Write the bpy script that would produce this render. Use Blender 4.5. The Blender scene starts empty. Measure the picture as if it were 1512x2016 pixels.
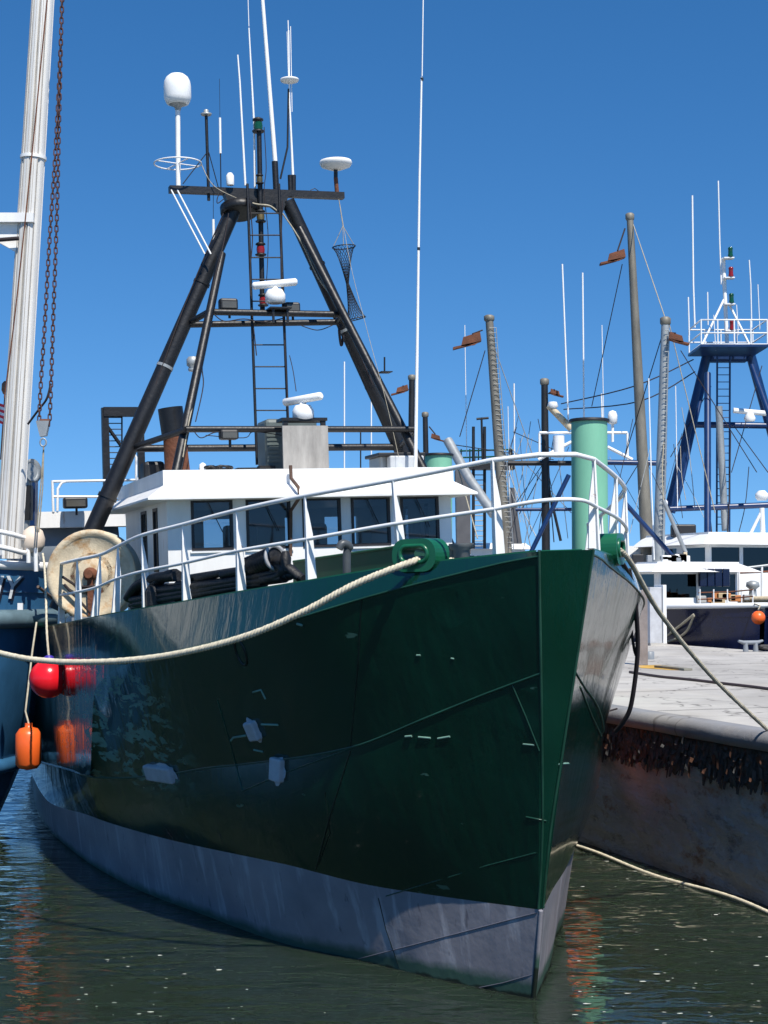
import bpy, bmesh, math, random
import numpy as np
from mathutils import Vector, Matrix, noise
from mathutils.bvhtree import BVHTree
random.seed(7)
SC = bpy.context.scene
COL = SC.collection
# ------------------------------------------------------------------ camera, sky, sun, exposure
F, EYE = 3000.0, 3.5                     # focal length in photo pixels (1512 x 2016), eye height above the water
TILT = math.atan(142 / F)
cam = bpy.data.cameras.new('camera'); cam.sensor_fit = 'VERTICAL'; cam.sensor_height = 36
cam.lens = 36 * F / 2016; cam.clip_start = .1; cam.clip_end = 6000
co = bpy.data.objects.new('camera', cam); COL.objects.link(co)
co.location = (0, 0, EYE); co.rotation_euler = (math.pi / 2 + TILT, 0, 0); SC.camera = co
SUN_AZ, SUN_EL = math.radians(157), math.radians(55)   # azimuth clockwise from +Y
world = bpy.data.worlds.new('World'); SC.world = world; world.use_nodes = True
wn = world.node_tree.nodes; wl_ = world.node_tree.links
sky = wn.new('ShaderNodeTexSky'); sky.sky_type = 'NISHITA'; sky.sun_disc = False
sky.sun_elevation = SUN_EL; sky.sun_rotation = SUN_AZ
sky.air_density = 1.0; sky.dust_density = 0.0; sky.ozone_density = 4.0; sky.altitude = 1500
hsv = wn.new('ShaderNodeHueSaturation'); hsv.inputs['Saturation'].default_value = 1.27
tcw = wn.new('ShaderNodeTexCoord'); mpw = wn.new('ShaderNodeVectorMath'); mpw.operation = 'MULTIPLY_ADD'
mpw.inputs[1].default_value = (1, 1, .9); mpw.inputs[2].default_value = (0, 0, .105)      # clear dry air: the pale band lies below the horizon
wl_.new(tcw.outputs['Generated'], mpw.inputs[0]); wl_.new(mpw.outputs[0], sky.inputs[0])
wl_.new(sky.outputs[0], hsv.inputs['Color'])
wl_.new(hsv.outputs[0], wn['Background'].inputs['Color']); wn['Background'].inputs['Strength'].default_value = .118
sun = bpy.data.lights.new('sun', 'SUN'); sun.energy = 5.0; sun.angle = math.radians(.5); sun.color = (1, .95, .87)
so = bpy.data.objects.new('sun', sun); COL.objects.link(so)
SDIR = Vector((math.sin(SUN_AZ) * math.cos(SUN_EL), math.cos(SUN_AZ) * math.cos(SUN_EL), math.sin(SUN_EL)))
so.rotation_euler = SDIR.to_track_quat('Z', 'Y').to_euler(); so.location = (0, 0, 40)
SC.view_settings.view_transform = 'Standard'; SC.view_settings.look = 'None'
SC.view_settings.exposure = 0.28; SC.view_settings.gamma = 1
SC.render.engine = 'CYCLES'

# ------------------------------------------------------------------ pixel helpers (photo pixels -> points)
sT, cT = math.sin(TILT), math.cos(TILT)
C0 = np.array([0, 0, EYE])
def ray(u, v):
    x = (u - 756) / F; y = (1008 - v) / F
    return np.array([x, cT - sT * y, sT + cT * y])
def W(u, v, Y):                          # world point at depth Y
    d = ray(u, v); return C0 + d * (Y / d[1])
def WZ(u, v, z):                         # world point at height z
    d = ray(u, v); return C0 + d * ((z - EYE) / d[2])
# frame of the green boat: s = aft from the stem foot, w = to starboard, z = up, heeled 2 degrees
TH, HEEL = math.radians(18.5), math.radians(2.0)
BO = WZ(1050, 1965, 0)
_a = np.array([-math.sin(TH), math.cos(TH), 0]); _b0 = np.array([-math.cos(TH), -math.sin(TH), 0]); _k = np.array([0, 0, 1.])
_b = _b0 * math.cos(HEEL) - _k * math.sin(HEEL); _c = _k * math.cos(HEEL) + _b0 * math.sin(HEEL)
BM = np.array([_a, _b, _c])
def B(u, v, s=None, w=None, z=None):
    d = BM @ ray(u, v); o = BM @ (C0 - BO)
    i, q = [(j, q) for j, q in enumerate((s, w, z)) if q is not None][0]
    return o + d * ((q - o[i]) / d[i])
def bw(p): return BM.T @ np.array(p) + BO      # boat -> world
def pchip(xs, ys):
    xs = np.array(xs, float); ys = np.array(ys, float); h = np.diff(xs); d = np.diff(ys) / h
    m = np.zeros_like(ys); m[0] = d[0]; m[-1] = d[-1]
    for i in range(1, len(xs) - 1):
        if d[i-1] * d[i] > 0:
            w1 = 2*h[i] + h[i-1]; w2 = h[i] + 2*h[i-1]; m[i] = (w1 + w2) / (w1 / d[i-1] + w2 / d[i])
    def f(x):
        x = min(max(x, xs[0]), xs[-1]); i = min(int(np.searchsorted(xs, x, 'right')) - 1, len(xs) - 2); t = (x - xs[i]) / h[i]
        return ((1+2*t)*(1-t)**2*ys[i] + t*(1-t)**2*h[i]*m[i] + t*t*(3-2*t)*ys[i+1] + t*t*(t-1)*h[i]*m[i+1])
    return f

# ------------------------------------------------------------------ materials
MATS = {}
def mat(name, col, rough=.5, metal=0., var=.25, scale=3., bump=0., bscale=40., rust=0., rcol=(.16, .05, .02), rscale=2.5,
        spec=.5, stretch=(1, 1, 1), gen=False):
    """painted / weathered surface: base colour mottled by noise, optional rust or dirt patches, fine relief"""
    if name in MATS: return MATS[name]
    m = bpy.data.materials.new(name); m.use_nodes = True; MATS[name] = m
    n = m.node_tree.nodes; l = m.node_tree.links; p = n['Principled BSDF']
    geo = n.new('ShaderNodeNewGeometry'); mp = n.new('ShaderNodeMapping'); mp.inputs['Scale'].default_value = stretch
    l.new(geo.outputs['Position'], mp.inputs[0])
    nz = n.new('ShaderNodeTexNoise'); nz.inputs['Scale'].default_value = scale; nz.inputs['Detail'].default_value = 8
    nz.inputs['Roughness'].default_value = .65
    l.new(mp.outputs[0], nz.inputs['Vector'])
    r = n.new('ShaderNodeValToRGB'); e = r.color_ramp.elements
    e[0].position = .3; e[1].position = .72
    e[0].color = tuple(c * (1 - var) for c in col) + (1,); e[1].color = tuple(min(1, c * (1 + var * .6)) for c in col) + (1,)
    l.new(nz.outputs[0], r.inputs[0]); out = r.outputs[0]
    if rust > 0:
        n2 = n.new('ShaderNodeTexNoise'); n2.inputs['Scale'].default_value = rscale; n2.inputs['Detail'].default_value = 10
        n2.inputs['Roughness'].default_value = .7; l.new(mp.outputs[0], n2.inputs['Vector'])
        r2 = n.new('ShaderNodeValToRGB'); r2.color_ramp.elements[0].position = .72 - .3 * rust; r2.color_ramp.elements[1].position = .8 - .25 * rust
        l.new(n2.outputs[0], r2.inputs[0])
        mx = n.new('ShaderNodeMix'); mx.data_type = 'RGBA'; l.new(r2.outputs[0], mx.inputs[0]); l.new(out, mx.inputs[6])
        mx.inputs[7].default_value = rcol + (1,); out = mx.outputs[2]
    l.new(out, p.inputs['Base Color'])
    p.inputs['Metallic'].default_value = metal
    mr = n.new('ShaderNodeMapRange'); mr.inputs['To Min'].default_value = max(.03, rough - .1); mr.inputs['To Max'].default_value = min(1, rough + .12)
    l.new(nz.outputs[0], mr.inputs[0]); l.new(mr.outputs[0], p.inputs['Roughness'])
    p.inputs['Specular IOR Level'].default_value = spec
    if bump > 0:
        n3 = n.new('ShaderNodeTexNoise'); n3.inputs['Scale'].default_value = bscale; n3.inputs['Detail'].default_value = 6
        l.new(mp.outputs[0], n3.inputs['Vector'])
        b = n.new('ShaderNodeBump'); b.inputs['Strength'].default_value = bump; b.inputs['Distance'].default_value = .03
        l.new(n3.outputs[0], b.inputs['Height']); l.new(b.outputs[0], p.inputs['Normal'])
    return m
def glass(name, tint, refl=1.0):
    m = bpy.data.materials.new(name); m.use_nodes = True; n = m.node_tree.nodes; l = m.node_tree.links; n.remove(n['Principled BSDF'])
    t = n.new('ShaderNodeBsdfTransparent'); t.inputs[0].default_value = tint + (1,)
    g = n.new('ShaderNodeBsdfGlossy'); g.inputs['Roughness'].default_value = .03; g.inputs[0].default_value = (.9, .95, 1, 1)
    f = n.new('ShaderNodeFresnel'); f.inputs[0].default_value = 1.5
    mu = n.new('ShaderNodeMath'); mu.operation = 'MULTIPLY'; mu.inputs[1].default_value = refl; l.new(f.outputs[0], mu.inputs[0])
    x = n.new('ShaderNodeMixShader'); l.new(mu.outputs[0], x.inputs[0]); l.new(t.outputs[0], x.inputs[1]); l.new(g.outputs[0], x.inputs[2])
    l.new(x.outputs[0], n['Material Output'].inputs[0]); MATS[name] = m; return m

# ------------------------------------------------------------------ mesh builder
def V(p): return Vector((float(p[0]), float(p[1]), float(p[2])))
class MB:
    def __init__(s): s.v = []; s.f = []; s.sm = []
    def add(s, vs, fs, smooth=False):
        k = len(s.v); s.v += [V(p) for p in vs]; s.f += [tuple(i + k for i in f) for f in fs]; s.sm += [smooth] * len(fs); return s
    def box(s, c, d, ax=None, bev=0.):
        """box centred at c with full size d along axes ax (three vectors)"""
        ax = ax or (Vector((1, 0, 0)), Vector((0, 1, 0)), Vector((0, 0, 1))); c = V(c)
        if bev <= 0:
            vs = [c + ax[0]*(i*d[0]/2) + ax[1]*(j*d[1]/2) + ax[2]*(k*d[2]/2) for i in (-1, 1) for j in (-1, 1) for k in (-1, 1)]
            return s.add(vs, [(0,1,3,2), (4,6,7,5), (0,4,5,1), (2,3,7,6), (0,2,6,4), (1,5,7,3)])
        bm = bmesh.new(); bmesh.ops.create_cube(bm, size=1)
        for q in bm.verts: q.co = Vector((q.co.x*d[0], q.co.y*d[1], q.co.z*d[2]))
        bmesh.ops.bevel(bm, geom=bm.edges[:], offset=bev, segments=2, affect='EDGES', profile=.5)
        bm.verts.index_update()
        s.add([c + ax[0]*q.co.x + ax[1]*q.co.y + ax[2]*q.co.z for q in bm.verts], [[q.index for q in f.verts] for f in bm.faces]); bm.free(); return s
    def tube(s, pts, r, n=8, cap=True, smooth=True, closed=False, flat=1.):
        P = [V(p) for p in pts]; m = len(P)
        if m < 2: return s
        rs = r if hasattr(r, '__len__') else [r] * m
        up = None; vs = []; fs = []
        for i in range(m):
            if closed: t = (P[(i+1) % m] - P[i-1]).normalized()
            else: t = (P[min(i+1, m-1)] - P[max(i-1, 0)]).normalized()
            if up is None: up = Vector((0, 0, 1)) if abs(t.z) < .9 else Vector((1, 0, 0))
            sd = t.cross(up)
            if sd.length < 1e-5: sd = t.orthogonal()
            sd.normalize(); up = sd.cross(t).normalized()
            for j in range(n):
                a = 2*math.pi*j/n; vs.append(P[i] + (sd*math.cos(a) + up*math.sin(a)*flat) * rs[i])
        for i in range(m if closed else m-1):
            i2 = (i+1) % m
            for j in range(n): fs.append((i*n+j, i*n+(j+1) % n, i2*n+(j+1) % n, i2*n+j))
        s.add(vs, fs, smooth)
        if cap and not closed: s.add(vs[:n][::-1], [tuple(range(n))]); s.add(vs[-n:], [tuple(range(n))])
        return s
    def cyl(s, p, q, r, r2=None, n=16): return s.tube([p, q], [r, r if r2 is None else r2], n)
    def lathe(s, base, prof, ax=(0, 0, 1), n=24, smooth=True):
        """profile list of (radius, height) around axis ax at base"""
        z = V(ax).normalized(); x = z.orthogonal().normalized(); y = z.cross(x); b = V(base); m = len(prof)
        vs = [b + z*h + (x*math.cos(2*math.pi*j/n) + y*math.sin(2*math.pi*j/n))*r for r, h in prof for j in range(n)]
        fs = [(i*n+j, i*n+(j+1) % n, (i+1)*n+(j+1) % n, (i+1)*n+j) for i in range(m-1) for j in range(n)]
        s.add(vs, fs, smooth); s.add(vs[:n][::-1], [tuple(range(n))]); s.add(vs[-n:], [tuple(range(n))]); return s
    def prism(s, poly, ext):
        """extrude a planar polygon (list of points) by vector ext"""
        n = len(poly); e = V(ext); P = [V(p) for p in poly]
        return s.add(P + [p + e for p in P], [tuple(range(n))[::-1], tuple(range(n, 2*n))] + [(i, (i+1) % n, n+(i+1) % n, n+i) for i in range(n)])
    def ring(s, outer, inner, ext):
        n = len(outer); e = V(ext); P = [V(p) for p in outer] + [V(p) for p in inner]; P += [p + e for p in P]; N = 2*n; f = []
        for i in range(n):
            j = (i+1) % n
            f += [(i, j, n+j, n+i), (N+i, N+n+i, N+n+j, N+j), (i, N+i, N+j, j), (n+i, n+j, N+n+j, N+n+i)]
        return s.add(P, f)
    def grid(s, rows, smooth=True):
        n = len(rows[0]); vs = [p for r in rows for p in r]
        return s.add(vs, [(i*n+j, i*n+j+1, (i+1)*n+j+1, (i+1)*n+j) for i in range(len(rows)-1) for j in range(n-1)], smooth)
    def mesh(s, name, mats, off=Vector((0, 0, 0)), fix=True):
        me = bpy.data.meshes.new(name); me.from_pydata([v - off for v in s.v], [], s.f)
        for m in (mats if isinstance(mats, (list, tuple)) else [mats]): me.materials.append(m)
        me.polygons.foreach_set('use_smooth', s.sm)
        if fix:
            bm = bmesh.new(); bm.from_mesh(me); bmesh.ops.recalc_face_normals(bm, faces=bm.faces); bm.to_mesh(me); bm.free()
        me.update(); return me
    def build(s, name, mats, parent=None, label=None, cat=None, group=None, kind=None, origin=None, fix=True):
        lo = Vector([min(v[i] for v in s.v) for i in range(3)]); hi = Vector([max(v[i] for v in s.v) for i in range(3)])
        o_ = (lo + hi) / 2
        if parent is None: o_.z = lo.z
        if origin is not None: o_ = V(origin)
        o = bpy.data.objects.new(name, s.mesh(name, mats, o_, fix)); COL.objects.link(o)
        off = Vector((0, 0, 0)); q = parent
        while q is not None and 'frame' not in q.keys(): off += q.location; q = q.parent
        if q is not None and q['frame'] == 'world': off += q.location
        o.location = o_ - off
        if parent is not None: o.parent = parent
        tag(o, label, cat, group, kind); return o
def tag(o, label=None, cat=None, group=None, kind=None):
    for k, q in (('label', label), ('category', cat), ('group', group), ('kind', kind)):
        if q: o[k] = q
    return o
def thing(name, label, cat, loc=(0, 0, 0), group=None):
    o = bpy.data.objects.new(name, None); COL.objects.link(o); o.location = V(loc); o['frame'] = 'world'; o.empty_display_size = .3
    return tag(o, label, cat, group)
def share(src, name, loc, parent, rot=None, scale=None):       # a copy that shares mesh data
    o = src.copy(); o.name = name; COL.objects.link(o); o.parent = parent; o.location = V(loc)
    if rot is not None: o.rotation_mode = 'QUATERNION'; o.rotation_quaternion = rot
    if scale is not None: o.scale = scale
    return o
def smooth_path(pts, k=8):
    P = [np.array(p, float) for p in pts]; out = []
    for i in range(len(P)-1):
        p0 = P[max(i-1, 0)]; p1 = P[i]; p2 = P[i+1]; p3 = P[min(i+2, len(P)-1)]
        for j in range(k):
            t = j/k; out.append(.5*((2*p1) + (-p0+p2)*t + (2*p0-5*p1+4*p2-p3)*t*t + (-p0+3*p1-3*p2+p3)*t**3))
    out.append(P[-1]); return out
def rope_mesh(pts, r, pitch=.11, strands=3, step=.016, n=5):
    """laid rope: strands twisted round the path"""
    P = [V(p) for p in pts]; L = [0]
    for a, b in zip(P, P[1:]): L.append(L[-1] + (b-a).length)
    N = max(8, min(900, int(L[-1]/step))); mb = MB(); xs = np.array(L); Pn = np.array([list(p) for p in P])
    Q = [Vector([np.interp(L[-1]*i/N, xs, Pn[:, k]) for k in range(3)]) for i in range(N+1)]
    for st in range(strands):
        pts2 = []; up = None
        for i, q in enumerate(Q):
            t = (Q[min(i+1, N)] - Q[max(i-1, 0)]).normalized()
            if up is None: up = t.orthogonal().normalized()
            sd = t.cross(up).normalized(); up = sd.cross(t).normalized()
            a = 2*math.pi*(L[-1]*i/N/pitch + st/strands); pts2.append(q + (sd*math.cos(a) + up*math.sin(a))*r*.5)
        mb.tube(pts2, r*.58, n)
    return mb
# ------------------------------------------------------------------ common materials
M_white = mat('white_paint', (.80, .79, .76), .45, var=.12, rust=.24, rcol=(.52, .34, .21), rscale=4, stretch=(1, 1, .22), bump=.08, bscale=12)
M_white2 = mat('white_paint_clean', (.82, .82, .80), .4, var=.05)
M_rail = mat('rail_paint', (.80, .80, .78), .45, var=.1, rust=.30, rcol=(.42, .22, .12), rscale=9)
M_black = mat('black_paint', (.007, .007, .008), .45, var=.4, rust=.08, rcol=(.035, .025, .02), rscale=6, bump=.15, bscale=20)
M_blackm = mat('black_satin', (.012, .012, .013), .5, var=.3)
M_rubber = mat('black_rubber', (.009, .009, .010), .55, var=.5, bump=.3, bscale=30)
M_grey = mat('grey_paint', (.24, .26, .28), .45, var=.15, rust=.15)
M_galv = mat('galvanised', (.36, .38, .38), .45, metal=.35, var=.25, rust=.12)
M_rust = mat('rusty_steel', (.16, .055, .025), .8, var=.5, bump=.4, bscale=25)
M_rustpole = mat('weathered_pole', (.20, .185, .15), .55, metal=.2, var=.35, rust=.25, stretch=(1, 1, .35))
M_blue = mat('blue_paint', (.006, .030, .11), .35, var=.25, rust=.08)
M_palegreen = mat('pale_green_sleeve', (.20, .49, .33), .55, var=.16, scale=1.5, rust=.12, rcol=(.15, .33, .22), stretch=(1, 1, .3))
M_green = mat('green_paint_fittings', (.008, .11, .05), .3, var=.2)
M_rope = mat('cream_rope', (.62, .56, .42), .85, var=.3, scale=20)
M_ropeg = mat('tan_rope', (.40, .36, .27), .9, var=.4, scale=16)
M_roped = mat('dark_rope', (.025, .018, .020), .85, var=.4)
M_brass = mat('brass', (.22, .16, .07), .4, metal=.7, var=.3)
M_red = mat('red_lens', (.25, .012, .012), .15, var=.1)
M_dgreen = mat('green_lens', (.006, .07, .035), .15, var=.1)
M_ply = mat('weathered_plywood', (.36, .34, .31), .85, var=.35, scale=6, stretch=(1, 1, .25), bump=.2)
M_orange = mat('orange_vinyl', (.85, .13, .02), .35, var=.08)
M_redbuoy = mat('red_vinyl', (.80, .012, .022), .22, var=.05)
M_navy = mat('navy_paint', (.004, .008, .036), .2, var=.3)
M_cream = mat('rusty_cream_paint', (.62, .52, .36), .7, var=.3, scale=4, rust=.66, rcol=(.42, .24, .10), rscale=3.0, bump=.2)
G_dark = glass('wheelhouse_glass', (.58, .62, .66), .8)
G_far = glass('far_glass', (.16, .18, .20), 1.0)

# ------------------------------------------------------------------ water
def water_material():
    m = bpy.data.materials.new('harbour_water'); m.use_nodes = True; n = m.node_tree.nodes; l = m.node_tree.links; p = n['Principled BSDF']
    p.inputs['Base Color'].default_value = (.017, .027, .017, 1); p.inputs['Roughness'].default_value = .02; p.inputs['Subsurface Weight'].default_value = 1; p.inputs['Subsurface Radius'].default_value = (.35, .5, .3); p.inputs['Subsurface Scale'].default_value = 1.0; p.inputs['IOR'].default_value = 1.333
    g = n.new('ShaderNodeNewGeometry')
    def nz(sc, st, rot):
        mp = n.new('ShaderNodeMapping'); mp.inputs['Scale'].default_value = st; mp.inputs['Rotation'].default_value = (0, 0, rot)
        l.new(g.outputs['Position'], mp.inputs[0]); t = n.new('ShaderNodeTexNoise'); t.inputs['Scale'].default_value = sc
        t.inputs['Detail'].default_value = 2.5; t.inputs['Roughness'].default_value = .5; t.inputs['Distortion'].default_value = .4; l.new(mp.outputs[0], t.inputs['Vector']); return t.outputs[0]
    a = nz(2.2, (.55, 1.25, 1), .12); b = nz(6.5, (.6, 1.2, 1), -.2); c = nz(.35, (1, 1, 1), 0)
    # patches of calmer and livelier ripple
    k = n.new('ShaderNodeMapRange'); k.inputs['From Min'].default_value = .35; k.inputs['From Max'].default_value = .65; k.inputs['To Min'].default_value = .16; k.inputs['To Max'].default_value = .62
    l.new(c, k.inputs[0])
    mb = n.new('ShaderNodeMath'); mb.operation = 'MULTIPLY'; mb.inputs[1].default_value = .22; l.new(b, mb.inputs[0])
    s = n.new('ShaderNodeMath'); s.operation = 'ADD'; l.new(a, s.inputs[0]); l.new(mb.outputs[0], s.inputs[1])
    bp = n.new('ShaderNodeBump'); bp.inputs['Distance'].default_value = .12; l.new(k.outputs[0], bp.inputs['Strength']); l.new(s.outputs[0], bp.inputs['Height'])
    l.new(bp.outputs[0], p.inputs['Normal']); return m
mb = MB(); mb.add([(-3000, -60, 0), (3000, -60, 0), (3000, 4500, 0), (-3000, 4500, 0)], [(0, 1, 2, 3)])
mb.build('water', water_material(), kind='structure', label='dark green harbour water with small ripples', origin=(0, 0, 0))

# ------------------------------------------------------------------ quay
QA = WZ(1165, 1665, 0); QB = WZ(1512, 1785, 0)
qe = V(QB - QA).normalized(); qn = Vector((qe.y, -qe.x, 0))      # qe towards the camera, qn out over the water
if qn.x > 0: qn = -qn
qa = V(QA)
def Q(t, n, z): return qa + qe*t + qn*n + Vector((0, 0, z))
QEND = (2.0 - qa.y) / qe.y
QTOP = 1.88
def concrete(name, col, dark, band=False):
    m = bpy.data.materials.new(name); m.use_nodes = True; n = m.node_tree.nodes; l = m.node_tree.links; p = n['Principled BSDF']
    g = n.new('ShaderNodeNewGeometry')
    def nz(sc, det=8, rough=.6, st=(1, 1, 1)):
        mp = n.new('ShaderNodeMapping'); mp.inputs['Scale'].default_value = st; l.new(g.outputs['Position'], mp.inputs[0])
        t = n.new('ShaderNodeTexNoise'); t.inputs['Scale'].default_value = sc; t.inputs['Detail'].default_value = det; t.inputs['Roughness'].default_value = rough
        l.new(mp.outputs[0], t.inputs['Vector']); return t.outputs[0]
    def ramp(src, a, b, ca, cb):
        r = n.new('ShaderNodeValToRGB'); r.color_ramp.elements[0].position = a; r.color_ramp.elements[1].position = b
        r.color_ramp.elements[0].color = ca + (1,); r.color_ramp.elements[1].color = cb + (1,); l.new(src, r.inputs[0]); return r.outputs[0]
    def mix(f, a, b):
        x = n.new('ShaderNodeMix'); x.data_type = 'RGBA'; l.new(f, x.inputs[0]); l.new(a, x.inputs[6])
        if isinstance(b, tuple): x.inputs[7].default_value = b + (1,)
        else: l.new(b, x.inputs[7])
        return x.outputs[2]
    base = ramp(nz(1.6), .3, .7, dark, col)
    if band:
        base = mix(ramp(nz(1.3, 10, .7, (1, 1, 1.6)), .56, .66, (0, 0, 0), (1, 1, 1)), base, (.30, .15, .075))
        base = mix(ramp(nz(5, 8, .7), .62, .72, (0, 0, 0), (.8, .8, .8)), base, (.50, .47, .43))
        base = mix(ramp(nz(2.2, 9, .75, (1, 1, 2.5)), .55, .68, (0, 0, 0), (.75, .75, .75)), base, (.14, .125, .115))
    else:
        base = mix(ramp(nz(.55, 6, .6), .5, .7, (0, 0, 0), (.6, .6, .6)), base, (.42, .385, .33))
        base = mix(ramp(nz(9, 8, .7), .6, .75, (0, 0, 0), (.5, .5, .5)), base, (.36, .345, .32))
    if not band:
        base = mix(ramp(nz(.22, 5, .6, (1, .5, 1)), .52, .64, (0, 0, 0), (.55, .55, .55)), base, (.27, .255, .235))
        vo = n.new('ShaderNodeTexVoronoi'); vo.feature = 'DISTANCE_TO_EDGE'; vo.inputs['Scale'].default_value = .45; mpv = n.new('ShaderNodeVectorMath'); mpv.operation = 'ADD'; l.new(g.outputs['Position'], mpv.inputs[0])
        nn = n.new('ShaderNodeTexNoise'); nn.inputs['Scale'].default_value = 2.; l.new(g.outputs['Position'], nn.inputs['Vector']); l.new(nn.outputs['Color'], mpv.inputs[1]); l.new(mpv.outputs[0], vo.inputs['Vector'])
        base = mix(ramp(vo.outputs['Distance'], .004, .014, (.7, .7, .7), (0, 0, 0)), base, (.12, .11, .10))
    l.new(base, p.inputs['Base Color']); p.inputs['Roughness'].default_value = .85
    bp = n.new('ShaderNodeBump'); bp.inputs['Strength'].default_value = 1. if band else .3; bp.inputs['Distance'].default_value = .12 if band else .02
    l.new(nz(5 if band else 30, 9, .62, (1, 1, 2.2) if band else (1, 1, 1)), bp.inputs['Height']); l.new(bp.outputs[0], p.inputs['Normal']); return m
M_conc = concrete('quay_concrete', (.50, .48, .44), (.40, .38, .355))
M_wall = concrete('quay_wall_concrete', (.56, .54, .51), (.40, .375, .355), True)
M_cope = concrete('quay_coping_concrete', (.26, .265, .28), (.17, .17, .18))
M_bandm = mat('flaking_rusted_timber', (.075, .064, .056), .9, var=.5, scale=6, rust=.55, rcol=(.15, .07, .035), rscale=4, bump=.9, bscale=18)
LFAR = -70.0
mb = MB(); far = 11.6
P = [Q(LFAR, -.30, QTOP), Q(QEND, -.30, QTOP), Q(QEND, -far, QTOP), Q(LFAR, -far, QTOP)]
mb.add(P, [(0, 1, 2, 3)])
quay = mb.build('quay', M_conc, kind='structure', label='pale concrete quay deck beside the moored boats', origin=(0, 0, 0))
for t in np.arange(-34, QEND, 3.2): MB().add([Q(t, -.32, QTOP+.004), Q(t+.025, -.32, QTOP+.004), Q(t+.025, -far+.05, QTOP+.004), Q(t, -far+.05, QTOP+.004)], [(0, 1, 2, 3)]).build('expansion_joint', mat('joint_tar', (.05, .05, .05), .9), quay)
# rounded coping, rough timber band and lower wall, as children of the quay
def sweep(prof, t0, t1, nt, jit=0., seed=0, zj=0.):
    rows = []
    for i in range(nt+1):
        t = t0 + (t1-t0)*i/nt; row = []
        for k, (nn, z) in enumerate(prof):
            a = noise.fractal(Vector((t*3.1+seed, z*6, seed)), .8, 2.2, 4) * jit
            c = noise.fractal(Vector((t*2.3, seed*3.1+z*3, 9)), .8, 2.2, 3) * zj
            row.append(Q(t, nn + a, z + c))
        rows.append(row)
    return MB().grid(rows)
prof = [(-.30, QTOP), (-.09, QTOP)] + [(-.09 + .12*math.sin(a), QTOP-.12 + .12*math.cos(a)) for a in np.linspace(.15, 1.57, 7)] + [(.03, 1.68), (-.06, 1.66)]
mb = sweep(prof, LFAR, QEND, 300, .012, 3, .006); mb.build('coping', M_cope, quay)
# joint-by-joint flaking band: uneven slab with torn lower edge
rows = []; N = 620
for i in range(N+1):
    t = -14 + 26*i/N; row = []
    for k in range(13):
        f = k/12; z = 1.70 - .45*f
        d = .0 + noise.fractal(Vector((t*5, z*5, 1.7)), .7, 2.3, 5)*.04 + (random.random()-.5)*.02 - .03*abs(f-.4)
        if k == 12: z += noise.fractal(Vector((t*9, 4.2, 0)), .6, 2.2, 4)*.05 - (.05 if random.random() < .2 else 0)
        row.append(Q(t, d, z))
    row.append(Q(t, -.12, 1.30)); rows.append(row)
mb = MB().grid(rows, False)
for i in range(1100):                                  # loose flakes and weed standing proud of the band
    t = random.uniform(-8, 6); z = random.uniform(1.28, 1.68); h = random.uniform(.05, .16); w_ = random.uniform(.015, .06); o = random.uniform(-.01, .022)
    p = Q(t, .0, z); q = Q(t + random.uniform(-.03, .03), .02 + o, z - h)
    mb.add([p - qe*w_, p + qe*w_, q + qe*w_*.5, q - qe*w_*.4], [(0, 1, 2, 3)])
mb.build('flaking_band', M_bandm, quay, fix=False)
for nm, mm_, cnt in (('pale_flakes', mat('pale_scale', (.10, .097, .09), .9, var=.5), 90), ('rust_flakes', mat('rust_scale', (.11, .045, .022), .9, var=.5), 120)):
    mb = MB()
    for i in range(cnt):
        t = random.uniform(-6, 6); z = random.uniform(1.27, 1.69); p = Q(t, .03 + random.uniform(-.02, .02), z); h = random.uniform(.04, .15); w_ = random.uniform(.012, .05); n0 = random.uniform(-.02, .03)
        mb.add([p - qe*w_, p + qe*w_*random.uniform(.3, 1.2) + Vector((0, 0, random.uniform(-.02, .03))), p + qe*w_*.7 + qn*n0 - Vector((0, 0, h)), p - qe*w_*random.uniform(.2, 1.1) + qn*n0 - Vector((0, 0, h*.8))], [(0, 1, 2, 3)])
    tag(mb.build(nm, mm_, quay, fix=False), kind='stuff')
rows = []
for i in range(721):
    t = -24 + 36*i/720; row = []
    for k in range(41):
        z = 1.34 - 1.84*k/40
        row.append(Q(t, -.02 + (noise.fractal(Vector((t*1.5 + z*.8, z*4.2, 5)), .75, 2.15, 7)*.035)*min(1, .25 + (1.34-z)*2), z))
    rows.append(row)
mb = MB().grid(rows); mb.build('quay_wall', M_wall, quay)
mb = MB(); mb.add([Q(LFAR, -.02, 1.66), Q(-24, -.02, 1.66), Q(-24, -.02, -.5), Q(LFAR, -.02, -.5)], [(0, 1, 2, 3)])
mb.add([Q(12, -.02, 1.66), Q(QEND, -.02, 1.66), Q(QEND, -.02, -.5), Q(12, -.02, -.5)], [(0, 1, 2, 3)])
mb.add([Q(LFAR, -far, QTOP), Q(QEND, -far, QTOP), Q(QEND, -far, -.5), Q(LFAR, -far, -.5)], [(0, 1, 2, 3)])
mb.build('quay_wall_plain', M_wall, quay)
mb = MB(); mb.box((0, -10.01, .69), (80, 24, 2.38)); mb.build('quay_landing', M_conc, kind='structure', label='concrete quay the photograph is taken from')

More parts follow.
